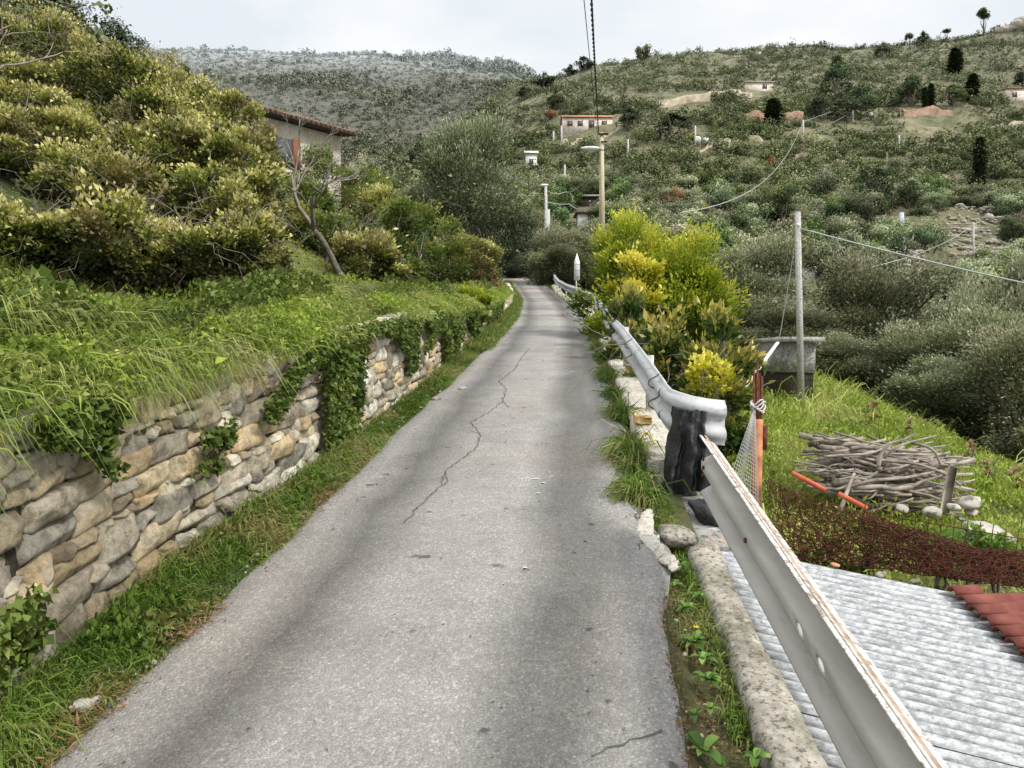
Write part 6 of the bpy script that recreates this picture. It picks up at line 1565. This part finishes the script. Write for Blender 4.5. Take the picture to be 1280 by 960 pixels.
for i, (u, vt, hw, y_) in enumerate(SPU):
    lone('pine' if i % 3 else 'olive', 'spur_tree', SL[i], u, vt, hw, 0, 'dark' if i in (0, 1, 2) else ('olivefar' if i % 3 == 0 else 'pine'), 5200, .17, 60 + i, 'trees on the near spur', Y_=y_)
SUN = 3.2; OVER = 2.1
# ================================================================== camera and light
cam = bpy.data.cameras.new('camera'); co = bpy.data.objects.new('camera', cam); COL.objects.link(co)
cam.sensor_width = 36; cam.sensor_fit = 'HORIZONTAL'; cam.lens = 27.0; cam.clip_start = .05; cam.clip_end = 3000
co.location = (0, 0, EYE); co.rotation_euler = (PI / 2 - PITCH, 0, 0)
SC.camera = co
AZ, EL = math.radians(128), math.radians(47)     # sun bearing clockwise from +Y, elevation
sd = Vector((math.sin(AZ) * math.cos(EL), math.cos(AZ) * math.cos(EL), math.sin(EL)))
su = bpy.data.lights.new('sun', 'SUN'); so = bpy.data.objects.new('sun', su); COL.objects.link(so)
su.energy = SUN; su.angle = math.radians(9); su.color = (1, .955, .88)
so.rotation_euler = sd.to_track_quat('Z', 'Y').to_euler()
wd = bpy.data.worlds.new('World'); SC.world = wd; wd.use_nodes = True
nt = wd.node_tree; nt.nodes.clear()
N = lambda t: nt.nodes.new(t)
out = N('ShaderNodeOutputWorld'); bgn = N('ShaderNodeBackground'); sky = N('ShaderNodeTexSky'); sky.sky_type = 'NISHITA'; sky.sun_disc = False
sky.sun_elevation = EL; sky.sun_rotation = AZ; sky.air_density = 1.0; sky.dust_density = 2.0
bgn.inputs[1].default_value = .1
tc = N('ShaderNodeTexCoord'); mp = N('ShaderNodeMapping'); mp.inputs['Scale'].default_value = (1, 1, 2.6)
nt.links.new(tc.outputs['Generated'], mp.inputs[0])
no = N('ShaderNodeTexNoise'); no.inputs['Scale'].default_value = 2.1; no.inputs['Detail'].default_value = 5; no.inputs['Roughness'].default_value = .5; no.inputs['Distortion'].default_value = .3
nt.links.new(mp.outputs[0], no.inputs[0])
rp = N('ShaderNodeValToRGB'); e = rp.color_ramp.elements; e[0].position = .42; e[0].color = (8.8, 9.4, 9.9, 1); e[1].position = .58; e[1].color = (10.8, 10.9, 11.0, 1)
nt.links.new(no.outputs[0], rp.inputs[0])
# overcast: brighter overhead than at the horizon
sx = N('ShaderNodeSeparateXYZ'); nt.links.new(tc.outputs['Generated'], sx.inputs[0])
mr = N('ShaderNodeMapRange'); nt.links.new(sx.outputs[2], mr.inputs[0]); mr.inputs[1].default_value = .42; mr.inputs[2].default_value = .95; mr.inputs[3].default_value = 1.0; mr.inputs[4].default_value = OVER
vm = N('ShaderNodeVectorMath'); vm.operation = 'SCALE'; nt.links.new(rp.outputs[0], vm.inputs[0]); nt.links.new(mr.outputs[0], vm.inputs['Scale'])
mx = N('ShaderNodeMix'); mx.data_type = 'RGBA'; mx.inputs[0].default_value = .9
nt.links.new(sky.outputs[0], mx.inputs[6]); nt.links.new(vm.outputs[0], mx.inputs[7])
nt.links.new(mx.outputs[2], bgn.inputs[0]); nt.links.new(bgn.outputs[0], out.inputs[0])
SC.view_settings.view_transform = 'Standard'; SC.view_settings.look = 'None'; SC.view_settings.exposure = 0; SC.view_settings.gamma = 1
SC.cycles.max_bounces = 6; SC.cycles.diffuse_bounces = 3; SC.cycles.glossy_bounces = 2; SC.cycles.transmission_bounces = 3; SC.cycles.transparent_max_bounces = 4
SC.render.engine = 'CYCLES'
